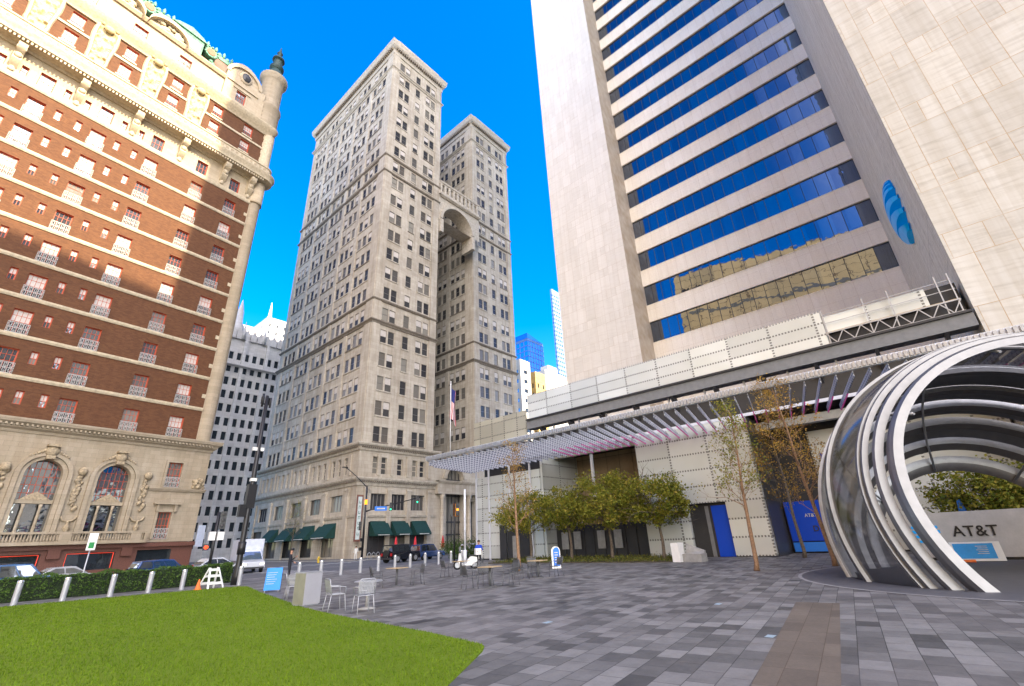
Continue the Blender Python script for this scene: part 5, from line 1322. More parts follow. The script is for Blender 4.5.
# ---------------------------------------------------------------- tables and chairs
def make_chair(mat):
    t = empty('cafe_chair', (0,0,0))
    s = MB(); s.box(-.22, .22, -.21, .21, .445, .46)
    for i in range(9): s.box(-.21+i*.05, -.19+i*.05, -.2, .2, .46, .466)
    s.build('seat', mat, t, recalc=False)
    b = MB()
    for i in range(10): b.hexa([(-.2+i*.044,.2,.50), (-.17+i*.044,.2,.50), (-.17+i*.044,.215,.50), (-.2+i*.044,.215,.50), (-.2+i*.044,.27,.84), (-.17+i*.044,.27,.84), (-.17+i*.044,.285,.84), (-.2+i*.044,.285,.84)])
    b.tube([(-.23,.20,.46), (-.24,.28,.84), (-.18,.29,.88), (.18,.29,.88), (.24,.28,.84), (.23,.20,.46)], .014, 6)
    for z in (.58, .70): b.tube([(-.22,.215+(z-.5)*.2,z), (.22,.215+(z-.5)*.2,z)], .01, 5)
    b.build('backrest', mat, t, recalc=False)
    for sx in (-1, 1):
        for y0, y1 in ((-.2,-.25), (.2,.28)):
            l = MB(); l.tube([(sx*.21, y0, .45), (sx*.24, y1, 0)], .014, 6); l.build('leg', mat, t, recalc=False)
        a = MB(); a.tube([(sx*.24,.26,.68), (sx*.26,.0,.67), (sx*.25,-.2,.64), (sx*.22,-.22,.46)], .014, 6); a.build('armrest', mat, t, recalc=False)
    return t
def make_table(mat, topm, h=.73, sq=.42):
    t = empty('cafe_table', (0,0,0))
    a = MB(); a.lathe((0,0,h), [(sq-.01,0),(sq,.008),(sq,.022),(sq-.01,.03)], 28) if sq != .43 else a.box(-.36,.36,-.36,.36,h,h+.03)
    a.build('tabletop', topm, t, recalc=False)
    c = MB(); c.tube([(0,0,.03), (0,0,h)], .05, 10); c.build('column', mat, t, recalc=False)
    f = MB(); f.lathe((0,0,0), [(.26,0),(.26,.02),(.07,.05)], 20); f.build('base', mat, t, recalc=False)
    return t
def place(o, x, y, r, label, cat, group):
    o.location = (x, y, 0); o.rotation_euler = (0, 0, rad(r)); tag(o, label, cat, group)
chairS = make_chair(M['silver']); chairG = make_chair(M['mesh']); tabS = make_table(M['concrete'], M['silver']); tabG = make_table(M['mesh'], M['wood'], .73, .43)
first = {id(chairS): True, id(chairG): True, id(tabS): True, id(tabG): True}
def put(src, *a):
    o = src
    if not first[id(src)]: o = copy_tree(src)
    first[id(src)] = False; place(o, *a)
grp_c = 'metal cafe chairs on the paving'; grp_t = 'cafe tables on the paving'
put(chairS, 8.35, 13.2, 165, 'silver chair nearest the lawn with its back to the viewer', 'chair', grp_c)
put(chairS, 8.2, 14.5, 80, 'silver chair at the left of the table beside the grey cabinet', 'chair', grp_c)
put(tabS, 8.95, 13.95, 0, 'silver round table nearest the lawn', 'table', grp_t)
put(chairS, 9.65, 20.4, 60, 'silver chair between the blue board and the grey cabinet', 'chair', grp_c)
put(chairS, 9.3, 19.5, 150, 'silver chair just behind the grey cabinet', 'chair', grp_c)
for (tx, ty, lab, ch) in ((14.1, 19.7, 'the table in front of the parked off-roader', ((-.85,.35,70),(.75,-.55,-110),)),
    (19.0, 20.7, 'the table beside the white scooter', ((-.75,.3,75),(.6,-.7,-150))),
    (15.0, 14.6, 'the wooden topped table nearest the middle', ((-.8,.35,70),(.75,-.45,-105),(.5,.75,-20))),
    (19.0, 15.3, 'the wooden topped table beside the blue lounge board', ((-.8,.35,75),(.75,-.5,-110),(.55,.7,-25)))):
    put(tabG, tx, ty, 8, 'square cafe table, '+lab[4:], 'table', grp_t)
    for k, (dx, dy, r) in enumerate(ch): put(chairG, tx+dx, ty+dy, r, 'dark metal chair at the '+['left','right','far side'][k]+' of '+lab.replace('in front of the parked', 'before the').replace('nearest the middle','in the middle').replace('wooden topped','wooden'), 'chair', grp_c)
# ---------------------------------------------------------------- cabinet, boards
kb_ = empty('utility_cabinet', (8.5, 16.9, 0), rad(8), 'knee high brushed grey cabinet at the edge of the lawn', 'cabinet')
k1 = MB(); k1.box(-.31, .31, -.30, .30, .04, 1.0); k1.build('body', M['cabgrey'], kb_); k1 = MB(); k1.box(-.32, .32, -.31, .31, 1.0, 1.02); k1.box(-.28, .28, -.27, .27, 0, .04); k1.build('top_plate', M['steel'], kb_)
k1 = MB(); k1.box(-.316, -.311, -.28, .28, .06, .98); k1.build('door', plain('olive_grey_panel', (.20,.20,.15), .5), kb_)
ab = empty('notice_board', (10.25, 23.7, 0), rad(-35), 'bright blue notice board standing at the edge of the lawn', 'sign')
a1 = MB(); a1.hexa([(-.34,-.05,.10),(.34,-.05,.10),(.34,.01,.10),(-.34,.01,.10),(-.33,.10,1.0),(.33,.10,1.0),(.33,.16,1.0),(-.33,.16,1.0)]); a1.build('panel', plain('azure_board', (.01,.20,.62), .5, var=.04), ab)
a1 = MB()
for sx in (-.28, .28): a1.tube([(sx,-.02,.12), (sx,-.05,0)], .02, 6); a1.tube([(sx,.14,.9), (sx,.42,0)], .02, 6)
a1.build('stand', M['steel'], ab, recalc=False)
a1 = MB()
for k in range(6): z = .35+k*.09; y = -.056+(z-.10)*.1667; a1.face([(-.28,y,z),(.05+.05*(k%3),y,z),(.05+.05*(k%3),y+.002,z+.014),(-.28,y+.002,z+.014)])
a1.build('printed_lines', M['paint'], ab, recalc=False)
wf = empty('folding_sign', (9.95, 30.5, .02), rad(15), 'white folding frame sign standing on the lawn corner by the hedge', 'sign')
a1 = MB()
for s_ in (-1, 1):
    for sx in (-.42, .42): a1.bar((sx, s_*.42, 0), (sx*.55, s_*.03, 1.0), .09, .04)
    for z in (.25, .6, .9): a1.bar((-.42+.18*z, s_*(.42-.38*z), z), (.42-.18*z, s_*(.42-.38*z), z), .03, .12)
a1.build('frame', M['white'], wf, recalc=False)
cn = MB(); cn.lathe((0,0,0), [(.19,0),(.19,.03),(.13,.04),(.03,.48),(.02,.5)], 16); tag(cn.build('traffic_cone', M['orange'], loc=(9.3,30.35,.02), recalc=False), 'orange cone leaning beside the white folding sign', 'cone')
lb_ = empty('lounge_board', (24.1, 18.0, 0), rad(-55), 'round topped blue and white board standing behind the cafe table', 'sign')
a1 = MB(); prof = [(-.26,0),(.26,0),(.26,.95)]+[(.26*cos(PI*t/10), .95+.22*sin(PI*t/10)) for t in range(1,10)]+[(-.26,.95)]
a1.prism(prof, lambda a, b, d: (a, d+b*.12, b+.05), -.06, 0, 0); a1.build('panel', M['white'], lb_); a1 = MB()
a1.prism([(a*.72+.03, b*.86+.12) for a, b in prof], lambda a, b, d: (a, d+b*.12, b+.05), -.072, -.063, 0); a1.build('blue_face', M['bluesign'], lb_)
a1 = MB()
for k in range(5): a1.box(-.08, .12, -.079+(.35+k*.13)*.12, -.075+(.35+k*.13)*.12, .35+k*.13, .40+k*.13)
a1.build('printed_marks', M['paint'], lb_, recalc=False)
# ---------------------------------------------------------------- lamp posts, signals and street signs
def signal_head(name, parent, loc, rz, lit='red', body='black', n=3):
    t = MB(); t.box(-.17, .17, -.12, .12, -.17*n*1.05, .17*n*1.05, 0)
    for i in range(n): z = .34*((n-1)/2-i); t.tube([(0,-.12,z+.10),(0,-.3,z+.08)], .02, 4, 0); t.lathe((0,0,0), [(.001,0),(.001,.001)], 3)
    hd = t.build(name, M[body], parent, recalc=False, loc=loc, rz=rz)
    for i, c in enumerate(('red', 'amber', 'green')[:n]):
        z = .34*((n-1)/2-i); l = MB(); l.ball((0,-.125,z), .115, 0, 12, 6, (1,.25,1)); l.build('lens', M[{'red':'redlamp','amber':'amber','green':'greenlamp'}[c]] if c == lit else M['dark'], hd, recalc=False)
    return hd
L1 = empty('lamp_post', (11.75, 32.1, 0), 0, 'tall black lamp post with signal boxes at the lawn corner', 'lamp post')
t = MB(); t.tube([(0,0,0),(0,0,.5),(0,0,1.2),(0,0,5.8),(0,0,11.4)], [.28,.26,.17,.15,.10], 12); t.build('pole', M['black'], L1, recalc=False)
t = MB(); t.tube([(0,0,1.6),(0,0,2.3)], .22, 12); t.build('base_collar', M['black'], L1, recalc=False); t = MB(); t.box(-.25,.25,-.2,.2,4.2,5.6); t.build('control_box', M['black'], L1, recalc=False); t = MB(); t.box(-.55,-.15,-.15,.15,3.7,4.4); t.build('control_box', M['black'], L1, recalc=False)
t = MB(); t.box(-.16,.16,-.15,.15,5.8,5.98); t.box(-.34,-.1,-.1,.1,7.7,7.9); t.box(.1,.3,-.12,.1,7.7,7.9); t.build('white_fitting', M['white'], L1, recalc=False)
t = MB(); t.tube([(-.25,0,10.6),(-.25,0,11.5)], .07, 6); t.tube([(.25,0,10.6),(.25,0,11.3)], .06, 6); t.box(-.3,.3,-.03,.03,10.75,10.85); t.build('antenna_bracket', M['black'], L1, recalc=False)
L2 = empty('traffic_signal', (11.3, 35.6, 0), 0, 'pedestrian and traffic signal post with a red light left of the black lamp post', 'traffic light')
t = MB(); t.tube([(0,0,-.14),(0,0,4.2)], .09, 10); t.build('post', M['black'], L2, recalc=False)
signal_head('signal_head', L2, (.25,-.15,3.7), rad(-15), 'none'); signal_head('signal_head', L2, (-.45,-.2,2.1), rad(-15), 'red', n=1)
t = MB(); t.box(-.35,.0,-.1,.1,2.5,3.0); t.box(.12,.5,-.1,.1,2.5,3.0); t.build('white_back_plate', M['white'], L2, recalc=False)
L3 = empty('traffic_signal', (36.2, 58.4, 0), 0, 'dark mast with a long signal arm and a blue street name sign', 'traffic light')
t = MB(); t.tube([(0,0,-.14),(0,0,9.3)], [.16,.10], 10); t.build('mast', M['black'], L3, recalc=False)
t = MB(); t.tube([(0,0,6.0),(.6,-.3,6.2),(7.2,-3.4,7.9)], [.1,.09,.05], 8); t.build('signal_arm', M['black'], L3, recalc=False)
t = MB(); t.tube([(0,0,9.1),(-1.5,.5,10.6),(-2.9,.9,11.7)], .06, 6); t.box(-3.4,-2.7,.75,1.05,11.62,11.75); t.build('lamp_arm', M['black'], L3, recalc=False)
signal_head('signal_head', L3, (2.9,-1.6,6.55), rad(-33), 'green'); signal_head('signal_head', L3, (6.2,-3.15,7.45), rad(-33), 'green'); signal_head('signal_head', L3, (-.55,.1,4.2), rad(-33), 'none', 'amber' if False else 'black')
t = MB(); t.box(-.13,.13,-.13,.13,6.9,7.5); t.build('amber_beacon', M['amber'], L3, recalc=False)
t = MB(); t.hexa([(1.05,-.62,6.05),(2.5,-1.3,6.05),(2.5,-1.27,6.05),(1.05,-.59,6.05),(1.05,-.62,6.62),(2.5,-1.3,6.62),(2.5,-1.27,6.62),(1.05,-.59,6.62)]); t.build('street_name_sign', M['bluesign'], L3, recalc=False)
t = MB(); t.hexa([(1.3,-.75,6.25),(2.25,-1.19,6.25),(2.25,-1.188,6.25),(1.3,-.748,6.25),(1.3,-.75,6.42),(2.25,-1.19,6.42),(2.25,-1.188,6.42),(1.3,-.748,6.42)]); t_ = t.build('sign_lettering', M['paint'], L3, recalc=False); t_.location = (-.01,-.02,0)
t = MB(); t.box(-.4,-.05,-.1,.1,2.3,2.7); t.build('push_button_box', M['black'], L3, recalc=False); t = MB(); t.box(-.5,-.1,-.1,.1,1.2,1.6); t.build('push_button_box', M['black'], L3, recalc=False)
L4 = empty('flag_pole', (27.6, 29.6, 0), 0, 'slim white post standing alone in front of the entrance arch', 'post')
t = MB(); t.tube([(0,0,0),(0,0,1.1)], .14, 12); t.tube([(0,0,1.1),(0,0,5.75)], .085, 12); t.build('shaft', M['canopy'], L4, recalc=False)
L5 = empty('traffic_signal', (31.2, 34.9, 0), 0, 'black post with an amber bodied signal in front of the entrance arch', 'traffic light')
t = MB(); t.tube([(0,0,-.0),(0,0,5.2)], .08, 10); t.build('post', M['black'], L5, recalc=False)
hd = signal_head('signal_head', L5, (.22,-.18,4.55), rad(-40), 'amber'); signal_head('signal_head', L5, (-.28,.1,4.5), rad(50), 'none')
t = MB(); t.box(-.02,.42,-.13,.17,3.95,5.1); t.build('amber_backplate', plain('signal_orange', (.45,.17,.02), .5), L5, recalc=False)
L6 = empty('street_sign', (5.5, 37.2, 0), 0, 'small white and green parking sign on a thin post behind the hedge', 'sign')
t = MB(); t.tube([(0,0,-.14),(0,0,2.2)], .035, 8); t.build('post', M['steel'], L6, recalc=False)
t = MB(); t.box(-.2,.2,-.06,-.03,2.2,3.1); t.build('plate', M['white'], L6); t = MB(); t.box(-.12,.12,-.066,-.062,2.3,2.62); t.build('green_mark', plain('sign_green', (.02,.22,.06), .6), L6)
VS = empty('vertical_sign', (42, 70.5, 0), 0, 'tall narrow white vertical sign with dark letters on the corner of the limestone building', 'sign')
t = MB(); t.box(-.75,.35,-1.35,-1.25,2.4,9.3); t.build('sign_frame', plain('sign_brown', (.17,.07,.05), .6), VS); t = MB(); t.box(-.55,.15,-1.38,-1.352,2.7,9.0); t.build('sign_face', plain('sign_pale', (.50,.56,.54), .6), VS)
for i, ch in enumerate('ALLCITY'): pass
t = MB()
for i in range(7):
    z = 8.2-i*.78; t.box(-.36,-.28,-1.386,-1.381,z-.22,z+.22); t.box(-.28,.0,-1.386,-1.381,z-.22+.36*(i%2),z-.14+.36*(i%2)); t.box(-.08,-.02,-1.386,-1.381,z-.22,z+.1)
t.build('sign_marks', plain('sign_green_ink', (.03,.13,.10), .6), VS, recalc=False)
BN = MB(); BN.box(-.5,.5,-.03,.03,0,2.6); tag(BN.build('street_banner', plain('pale_banner', (.42,.46,.55), .8), loc=(21.9,74.5,2.6), rz=rad(20)), 'pale hanging banner at the corner of the hotel', 'banner')
FP_ = empty('flag', (58.2, 66.4, 15.5), 0, 'limp american flag on a pole above the canopy in front of the limestone towers', 'flag')
t = MB(); t.tube([(0,0,0),(0,0,15.8)], .09, 8); t.build('flag_pole', M['white'], FP_, recalc=False)
fl = MB(); N_ = 14
def fp(u, v): return (.12+u*1.15+.14*sin(v*5+u*3), .22*sin(u*7+v*2)-.1*u, 14.8-v*6.4-u*1.6)
for i in range(13):
    for j in range(N_):
        v0, v1 = j/N_, (j+1)/N_; u0, u1 = i/13, (i+1)/13
        canton = u0 < .58 and v0 < .38
        fl.face([fp(u0,v0), fp(u1,v0), fp(u1,v1), fp(u0,v1)], 1 if canton else (0 if i % 2 == 0 else 2), True)
fl.build('flag_cloth', [M['flagred'], M['flagblue'], M['white']], FP_, recalc=False)
for i, (x, y, lab) in enumerate([(46.2, 65.2, 'closed red parasol before the first awning bay'), (50.2, 65.6, 'closed red parasol between the awnings behind the off-roader'), (56.2, 65.8, 'closed red parasol at the last awning')]):
    t = empty('parasol', (x, y, 0), 0, lab, 'parasol', 'closed red parasols outside the limestone building')
    a1 = MB(); a1.tube([(0,0,0),(0,0,2.6)], .03, 6); a1.lathe((0,0,0), [(.3,0),(.3,.06)], 12); a1.build('pole', M['dark'], t, recalc=False)
    a1 = MB(); a1.lathe((0,0,0), [(.30,.9),(.26,1.5),(.2,2.2),(.08,2.7),(.02,2.85)], 10); a1.build('cloth', M['redtrim'], t, recalc=False)
bk_ = empty('bicycle_rack', (38.8, 61.2, 0), 0, 'grey cycle rack at the corner pavement', 'cycle rack'); a1 = MB()
for k in range(3): a1.tube([(k*.7,0,0),(k*.7,0,.7),(k*.7+.25,0,.9),(k*.7+.5,0,.7),(k*.7+.5,0,0)], .04, 6)
a1.build('hoops', M['steel'], bk_, recalc=False)
hy = MB(); hy.lathe((0,0,0), [(.16,0),(.14,.1),(.12,.5),(.17,.55),(.12,.68),(.03,.78)], 12); hy.tube([(-.22,0,.42),(.22,0,.42)], .07, 8); tag(hy.build('fire_hydrant', plain('yellow_hydrant', (.55,.38,.04), .5), loc=(32.2,62.0,-.0), recalc=False), 'small yellow hydrant near the foot of the limestone building', 'hydrant')
# ---------------------------------------------------------------- vehicles
def car(label, x, y, rz, kind, paint, L=4.7, W=1.85, Hh=1.65, cat='car', z0=-.14, spare=False, roofw=False, name='parked_car', lights=False):
    t = empty(name, (x, y, z0), rad(rz), label, cat, 'vehicles on the street')
    if kind == 'suv': low = [(-.5,.32),(-.5,.62),(-.49,.93),(-.30,1.0),(.18,1.02),(.44,.90),(.495,.70),(.5,.35)]; top = [(-.485,1.0),(-.44,1.0),(-.40,Hh-.06),(-.1,Hh),(.08,Hh-.04),(.21,1.0)]
    elif kind == 'jeep': low = [(-.47,.42),(-.47,.75),(-.46,1.08),(.10,1.12),(.44,1.05),(.49,.95),(.5,.48)]; top = [(-.46,1.08),(-.46,1.1),(-.45,Hh-.04),(-.1,Hh),(.12,Hh-.03),(.17,1.1)]
    elif kind == 'van': low = [(-.5,.35),(-.5,.8),(-.5,1.1),(.15,1.15),(.36,1.12),(.49,.95),(.5,.4)]; top = [(-.5,1.1),(-.5,1.2),(-.49,Hh-.08),(0,Hh),(.24,Hh-.06),(.36,1.12)]
    else: low = [(-.5,.32),(-.5,.60),(-.485,.88),(-.28,.93),(.18,.93),(.45,.80),(.495,.62),(.5,.33)]; top = [(-.40,.92),(-.36,.95),(-.22,Hh-.05),(.0,Hh),(.06,Hh-.03),(.24,.92)]
    wr = .36 if kind != 'jeep' else .42
    wx = (-.31*L, .31*L)
    # outline of the lower body with wheel arches
    pts = [(a*L, b) for a, b in low]
    bot = []
    for c in (wx[1], wx[0]):
        for k in range(9): a = PI*k/8; bot.append((c+(wr+.05)*cos(a), .33+(wr+.05)*sin(a)*.95))
    poly = pts + bot
    b = MB()
    ins = lambda z: W/2 - (.05 if z > .85 else 0) - (.04 if z < .4 else 0)
    n = len(poly); base = len(b.v)
    for s_ in (-1, 1):
        for (a, z) in poly: b.v.append((a, s_*ins(z), z))
    b.f.append(tuple(range(n))); b.m.append(0); b.sm.append(False); b.f.append(tuple(range(2*n-1, n-1, -1))); b.m.append(0); b.sm.append(False)
    for i in range(n):
        j = (i+1) % n; b.f.append((i, j, n+j, n+i)); b.m.append(0); b.sm.append(False)
    tp = [(a*L, z) for a, z in top]; m_ = len(tp); k0 = len(b.v)
    tw = lambda z: W/2-.06-(z-1.0)*.22 if z > 1 else W/2-.06
    for s_ in (-1, 1):
        for (a, z) in tp: b.v.append((a, s_*tw(z), z))
    b.f.append(tuple(range(k0, k0+m_))); b.m.append(0); b.sm.append(False); b.f.append(tuple(range(k0+2*m_-1, k0+m_-1, -1))); b.m.append(0); b.sm.append(False)
    for i in range(m_):
        j = (i+1) % m_; b.f.append((k0+i, k0+j, k0+m_+j, k0+m_+i)); b.m.append(0); b.sm.append(False)
    body = b.build('body', paint, t, recalc=True)
    bv = body.modifiers.new('bevel', 'BEVEL'); bv.width = .05; bv.segments = 2; bv.limit_method = 'ANGLE'; bv.angle_limit = rad(25)
    g = MB(); zb_, zt_ = 1.03 if kind != 'sedan' else .97, Hh-.13
    if kind == 'jeep': zb_ = 1.17
    xr0 = tp[1][0]+.12; xf0 = tp[5][0]-.1; xr1 = tp[2][0]+.1; xf1 = tp[4][0]-.08
    cuts = [0, .33, .66, 1] if kind in ('suv', 'jeep') else [0, .5, 1]
    for s_ in (-1, 1):
        for c0, c1 in zip(cuts, cuts[1:]):
            def px_(c, top_): return (xr1+(xf1-xr1)*c) if top_ else (xr0+(xf0-xr0)*c)
            e = .04
            g.face([(px_(c0,0)+e, s_*(tw(zb_)+.012), zb_), (px_(c1,0)-e, s_*(tw(zb_)+.012), zb_), (px_(c1,1)-e, s_*(tw(zt_)+.012), zt_), (px_(c0,1)+e, s_*(tw(zt_)+.012), zt_)])
    f = lambda xa, za, xb, zb2, o: g.face([(xa+o, -tw(za)+.1, za), (xa+o, tw(za)-.1, za), (xb+o, tw(zb2)-.12, zb2), (xb+o, -tw(zb2)+.12, zb2)])
    f(tp[5][0], tp[5][1]+.04, tp[4][0]+.03, tp[4][1]-.1, .03); f(tp[1][0], tp[1][1]+.08, tp[2][0], tp[2][1]-.1, -.025)
    g.build('window', M['carglass'], t, recalc=False)
    for c in wx:
        for s_ in (-1, 1):
            w_ = MB(); w_.tube([(c, s_*(W/2-.24), wr), (c, s_*(W/2-.0), wr)], wr, 20); wo = w_.build('wheel', M['rubber'], t, recalc=False)
            r_ = MB(); r_.tube([(c, s_*(W/2-.02), wr), (c, s_*(W/2+.012), wr)], wr*.6, 12); r_.build('rim', M['steel'], wo, recalc=False)
    for s_ in (-1, 1):
        h_ = MB(); h_.box(.475*L, .497*L+.02, s_*W*.28, s_*W*.44, .68, .82); h_.build('headlight', M['lamp'] if lights else M['chrome'], t)
        h_ = MB(); h_.box(-.5*L-.015, -.485*L, s_*W*.33, s_*W*.45, .72, 1.0); h_.build('tail_light', plain('tail_lens', (.35,.01,.01), .3) if 'tail_lens' not in bpy.data.materials else bpy.data.materials['tail_lens'], t)
    h_ = MB(); h_.box(-.5*L-.04, -.5*L+.02, -W*.45, W*.45, .38, .55); h_.box(.5*L-.02, .5*L+.04, -W*.45, W*.45, .36, .52); h_.build('bumper', M['dark'], t)
    h_ = MB(); h_.box(-.5*L-.03, -.5*L-.022, -.26, .26, .62, .75); h_.build('number_plate', M['white'], t)
    if spare: h_ = MB(); h_.tube([(-.5*L+.1,0,.95),(-.5*L-.12,0,.95)], .38, 18); h_.build('spare_wheel', M['rubber'], t, recalc=False)
    if roofw: h_ = MB(); h_.box(-.3*L, .05*L, -.7, -.65, Hh+.03, Hh+.07); h_.box(-.3*L, .05*L, .65, .7, Hh+.03, Hh+.07); h_.build('roof_rail', M['dark'], t)
    return t
def paintm(name, col, r=.25): return plain(name, col, r, .25, .5, var=.04, **{'Coat Weight': .6, 'Coat Roughness': .08})
blue1 = paintm('blue_car_paint', (.03,.09,.20)); blue2 = paintm('deep_blue_car_paint', (.02,.05,.15)); wht = paintm('white_car_paint', (.52,.55,.6)); blk = paintm('black_car_paint', (.012,.014,.022)); slv = paintm('silver_car_paint', (.35,.36,.38))
car('blue off-road wagon behind the hedge at the far left', 3.6, 46.5, 8, 'suv', blue1, 4.9, 1.95, 1.8, roofw=True)
car('dark car cut by the left edge of the picture', -2.6, 45.8, 8, 'suv', blk, 4.7, 1.9, 1.7)
car('deep blue estate car behind the hedge right of the parking sign', 12.2, 49.0, 8, 'suv', blue2, 4.8, 1.9, 1.6)
car('white car between the deep blue car and the white box truck', 17.2, 52.5, 8, 'sedan', wht, 4.7, 1.85, 1.5)
car('silver car low behind the hedge in front of the neon shop window', 6.6, 51.5, 8, 'sedan', slv, 4.6, 1.8, 1.45)
tr_ = car('white box truck with one lamp lit turning behind the black lamp post', 20.2, 53.0, -100, 'van', wht, 5.2, 2.1, 2.1, cat='truck', name='box_truck', lights=True)
bx_ = MB(); bx_.box(-3.0,.6,-1.1,1.1,1.1,3.0); bx_.build('cargo_box', plain('pale_truck_box', (.48,.52,.60), .6), tr_)
car('dark blue off-roader with a spare wheel parked before the awnings', 35.0, 48.3, 10, 'jeep', blk, 4.6, 1.9, 1.9, cat='off-roader', spare=True)
car('dark blue sport utility car in front of the off-roader', 39.8, 49.6, 10, 'suv', blue2, 4.9, 1.95, 1.8)
car('pale blue car half hidden behind the shrub at the entrance arch', 46.0, 47.6, 8, 'suv', wht, 4.6, 1.85, 1.6)
sb_ = empty('shrub', (39.6, 41.5, 0), 0, 'dark green clipped shrub beyond the bollards in front of the entrance arch', 'shrub'); leaf_mass('foliage', M['hedge'], [(rg.uniform(-3,3), rg.uniform(-.5,.5), abs(rg.gauss(.6,.45))) for i in range(5000)], .07, sb_)
s2_ = empty('shrub', (52.5, 62, 0), 0, 'row of dark potted shrubs beside the arched entrance', 'shrub'); leaf_mass('foliage', M['hedge'], [(rg.uniform(0,9), rg.uniform(-.4,.4), abs(rg.gauss(.9,.7))) for i in range(4000)], .09, s2_)
# ---------------------------------------------------------------- white delivery scooter
sc_ = empty('scooter', (23.9, 25.5, 0), rad(150), 'white scooter with black wheels parked beside the person in blue', 'scooter')
for x in (-.55, .62):
    w_ = MB(); n_ = 20
    pts = [(x+.24*cos(2*PI*k/n_), 0, .27+.24*sin(2*PI*k/n_)) for k in range(n_+1)]; w_.tube(pts, .055, 7, cap=False); wo = w_.build('wheel', M['rubber'], sc_, recalc=False)
    r_ = MB(); r_.tube([(x,-.03,.27),(x,.03,.27)], .17, 12); r_.build('rim', M['steel'], wo, recalc=False)
b_ = MB(); b_.prism([(-.75,.45),(-.72,.72),(-.3,.78),(-.05,.55),(-.02,.32),(.28,.32),(.36,.5),(.42,1.0),(.50,1.02),(.56,.6),(.62,.52),(.45,.22),(-.35,.2)], lambda a, b, d: (a, d, b), -.15, .15); bo = b_.build('body', M['white'], sc_); bv = bo.modifiers.new('bevel','BEVEL'); bv.width = .05; bv.segments = 3
b_ = MB(); b_.box(-.7,-.15,-.14,.14,.78,.87); b_.build('seat', M['black'], sc_); b_ = MB(); b_.tube([(.42,-.34,1.1),(.46,0,1.02),(.42,.34,1.1)], .022, 6); b_.tube([(.46,0,.95),(.62,0,.27)], .03, 6); b_.build('handlebar', M['dark'], sc_, recalc=False)
b_ = MB(); b_.box(-1.0,-.62,-.22,.22,.85,1.25); b_.build('luggage_box', M['white'], sc_)
b_ = MB(); b_.box(.42,.52,-.17,.17,1.1,1.42); b_.build('windscreen', M['carglass'], sc_)
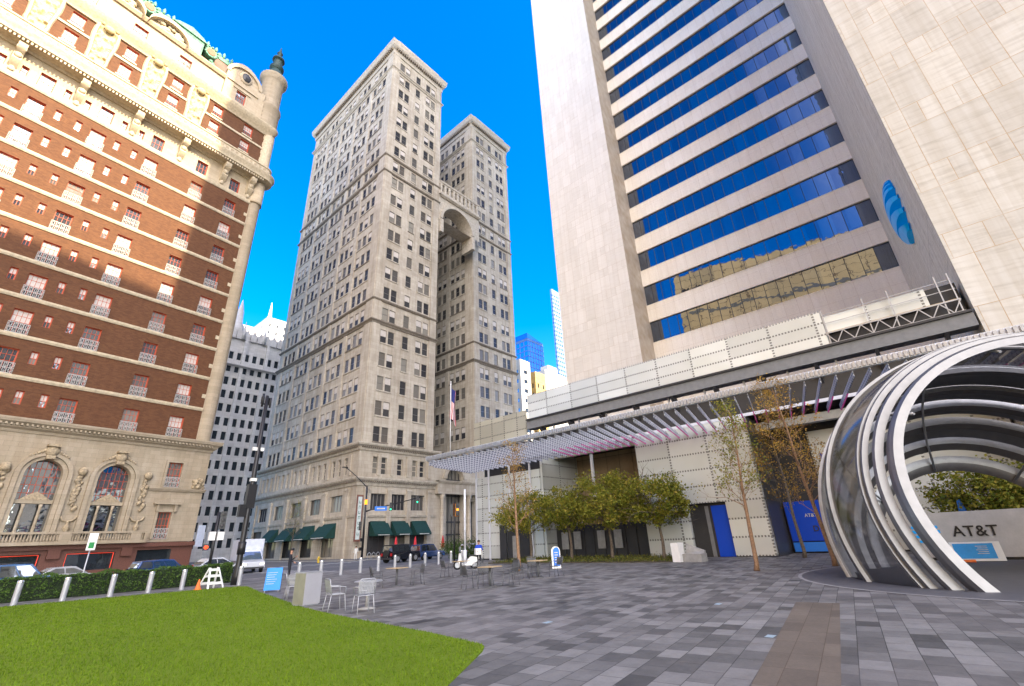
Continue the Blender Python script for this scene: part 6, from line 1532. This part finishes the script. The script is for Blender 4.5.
# ---------------------------------------------------------------- people
def person(label, x, y, rz, top, legs, joints, h=1.75, hat=None, hairm='hair', z0=0.0):
    """one continuous skinned body; joints = dict of 3-D positions (metres, facing -y)"""
    t = empty('person', (x, y, z0), rad(rz), label, 'person')
    J = dict(pelvis=(0,0,.95), spine=(0,.01,1.12), chest=(0,0,1.32), neck=(0,-.01,1.48), head0=(0,-.02,1.56), head1=(0,-.03,1.66), head2=(0,-.02,1.73),
             hipL=(.09,0,.90), hipR=(-.09,0,.90), kneeL=(.11,-.02,.50), kneeR=(-.11,-.02,.50), ankL=(.12,.02,.09), ankR=(-.12,.02,.09), toeL=(.14,-.14,.035), toeR=(-.14,-.14,.035),
             shL=(.18,0,1.40), shR=(-.18,0,1.40), elL=(.23,.03,1.13), elR=(-.23,.03,1.13), wrL=(.23,-.08,.89), wrR=(-.23,-.08,.89))
    J.update(joints)
    R = dict(pelvis=.15, spine=.135, chest=.155, neck=.058, head0=.075, head1=.098, head2=.075, hip=.10, knee=.062, ank=.045, toe=.04, sh=.075, el=.047, wr=.03)
    ks = list(J); idx = {k: i for i, k in enumerate(ks)}; V = [Vector(J[k]) for k in ks]; rr = [R.get(k, R.get(k[:-1], .05)) for k in ks]
    E = [('pelvis','spine'),('spine','chest'),('chest','neck'),('neck','head0'),('head0','head1'),('head1','head2')]
    for s in 'LR': E += [('pelvis','hip'+s),('hip'+s,'knee'+s),('knee'+s,'ank'+s),('ank'+s,'toe'+s),('chest','sh'+s),('sh'+s,'el'+s),('el'+s,'wr'+s)]
    E = [(idx[a], idx[b]) for a, b in E]
    for s in 'LR':
        w_ = V[idx['wr'+s]]; e_ = V[idx['el'+s]]; d = (w_-e_).normalized(); o = d.orthogonal().normalized(); p_ = d.cross(o)
        palm = len(V); V.append(w_+d*.07); rr.append(.032); E.append((idx['wr'+s], palm))
        for k in range(4):
            a = len(V); V.append(w_+d*.10+o*(k-1.5)*.021); rr.append(.009); E.append((palm, a)); V.append(w_+d*(.135+.012*(1.5-abs(k-1.5)))+o*(k-1.5)*.024+p_*.012); rr.append(.008); E.append((a, a+1))
        a = len(V); V.append(w_+d*.06+o*.045); rr.append(.011); E.append((palm, a)); V.append(w_+d*.095+o*.062+p_*.01); rr.append(.009); E.append((a, a+1))
    me = bpy.data.meshes.new('body'); me.from_pydata([tuple(v) for v in V], E, []); o = bpy.data.objects.new('body', me); COL.objects.link(o)
    sm = o.modifiers.new('skin', 'SKIN'); 
    for i, r in enumerate(rr): me.skin_vertices[0].data[i].radius = (r, r*(.72 if i in (idx['chest'], idx['spine'], idx['pelvis']) else 1))
    me.skin_vertices[0].data[idx['pelvis']].use_root = True
    ss = o.modifiers.new('sub', 'SUBSURF'); ss.levels = 2; ss.render_levels = 2
    dg = bpy.context.evaluated_depsgraph_get(); m2 = bpy.data.meshes.new_from_object(o.evaluated_get(dg)); bpy.data.objects.remove(o)
    m2.materials.clear()
    for q in (M['skin'], top, legs, M['black']): m2.materials.append(q)
    hands = [Vector(J['wrL']), Vector(J['wrR'])]
    for p in m2.polygons:
        c = p.center; p.use_smooth = True
        hd = min(((c-(w_+(w_-Vector(J[e])).normalized()*.06)).length for w_, e in zip(hands, ('elL', 'elR'))))
        arm = min((c-Vector(J[k])).length for k in ('elL','elR','shL','shR'))
        if c.z > J['neck'][2]+.0: p.material_index = 0
        elif hd < .085: p.material_index = 0
        elif c.z < .10: p.material_index = 3
        elif c.z < .93 and min((c-hands[0]).length, (c-hands[1]).length) > .12: p.material_index = 2
        else: p.material_index = 1
    body = mk('body', m2, t)
    hx, hy_, hz = J['head1']
    f = MB(); f.ball((hx, hy_+.012, hz+.045), .108, 0, 12, 8, (.95,1.0,.85)) if not hat else f.lathe((hx, hy_, hz), [(.11,.03),(.115,.09),(.12,.13),(.08,.16),(.01,.165)], 14)
    if hat: f.box(hx-.08, hx+.08, hy_-.19, hy_-.08, hz+.03, hz+.045)
    f.build('cap' if hat else 'hair', hat or M[hairm], t, recalc=False)
    e = MB()
    for s_ in (-1, 1): e.ball((hx+s_*.035, hy_-.093, hz+.0), .012, 0, 6, 4)
    e.box(hx-.025, hx+.025, hy_-.098, hy_-.09, hz-.06, hz-.052); e.build('eyes_and_mouth', M['hair'], t, recalc=False)
    e = MB(); e.hexa([(hx-.014,hy_-.09,hz-.04),(hx+.014,hy_-.09,hz-.04),(hx+.014,hy_-.118,hz-.035),(hx-.014,hy_-.118,hz-.035),(hx-.006,hy_-.09,hz+.01),(hx+.006,hy_-.09,hz+.01),(hx+.006,hy_-.096,hz+.01),(hx-.006,hy_-.096,hz+.01)])
    for s_ in (-1, 1): e.ball((hx+s_*.1, hy_, hz-.01), .025, 0, 6, 5, (.5,.8,1.3))
    e.build('nose_and_ears', M['skin'], t, recalc=False)
    return t
p1 = person('person in black uniform and cap standing by the street holding up a dark object', 14.1, 30.6, 60, M['navy'], M['navy'], dict(elL=(.27,-.06,1.16), wrL=(.20,-.26,1.30), elR=(-.24,.0,1.14), wrR=(-.16,-.22,1.04)), hat=M['black'])
ph = MB(); ph.box(-.035,.035,-.01,.01,0,.14); tag(ph.build('handheld_radio', M['black'], loc=(14.52,30.62,1.36), rz=rad(60)), 'dark handset held up by the person in black uniform', 'radio')
person('person in bright blue jacket and dark trousers standing behind the scooter', 24.75, 25.15, -40, M['bluecloth'], M['denim'], dict(elL=(.25,-.08,1.14), wrL=(.17,-.27,1.12), elR=(-.25,-.06,1.14), wrR=(-.15,-.28,1.08), kneeR=(-.12,-.12,.52), ankR=(-.14,-.08,.09), toeR=(-.15,-.24,.035)), h=1.8)
person('person in white clothes standing on the far corner pavement', 37.4, 61.9, -30, M['whitecloth'], M['whitecloth'], dict(elL=(.26,-.04,1.14), wrL=(.22,-.2,.98)))
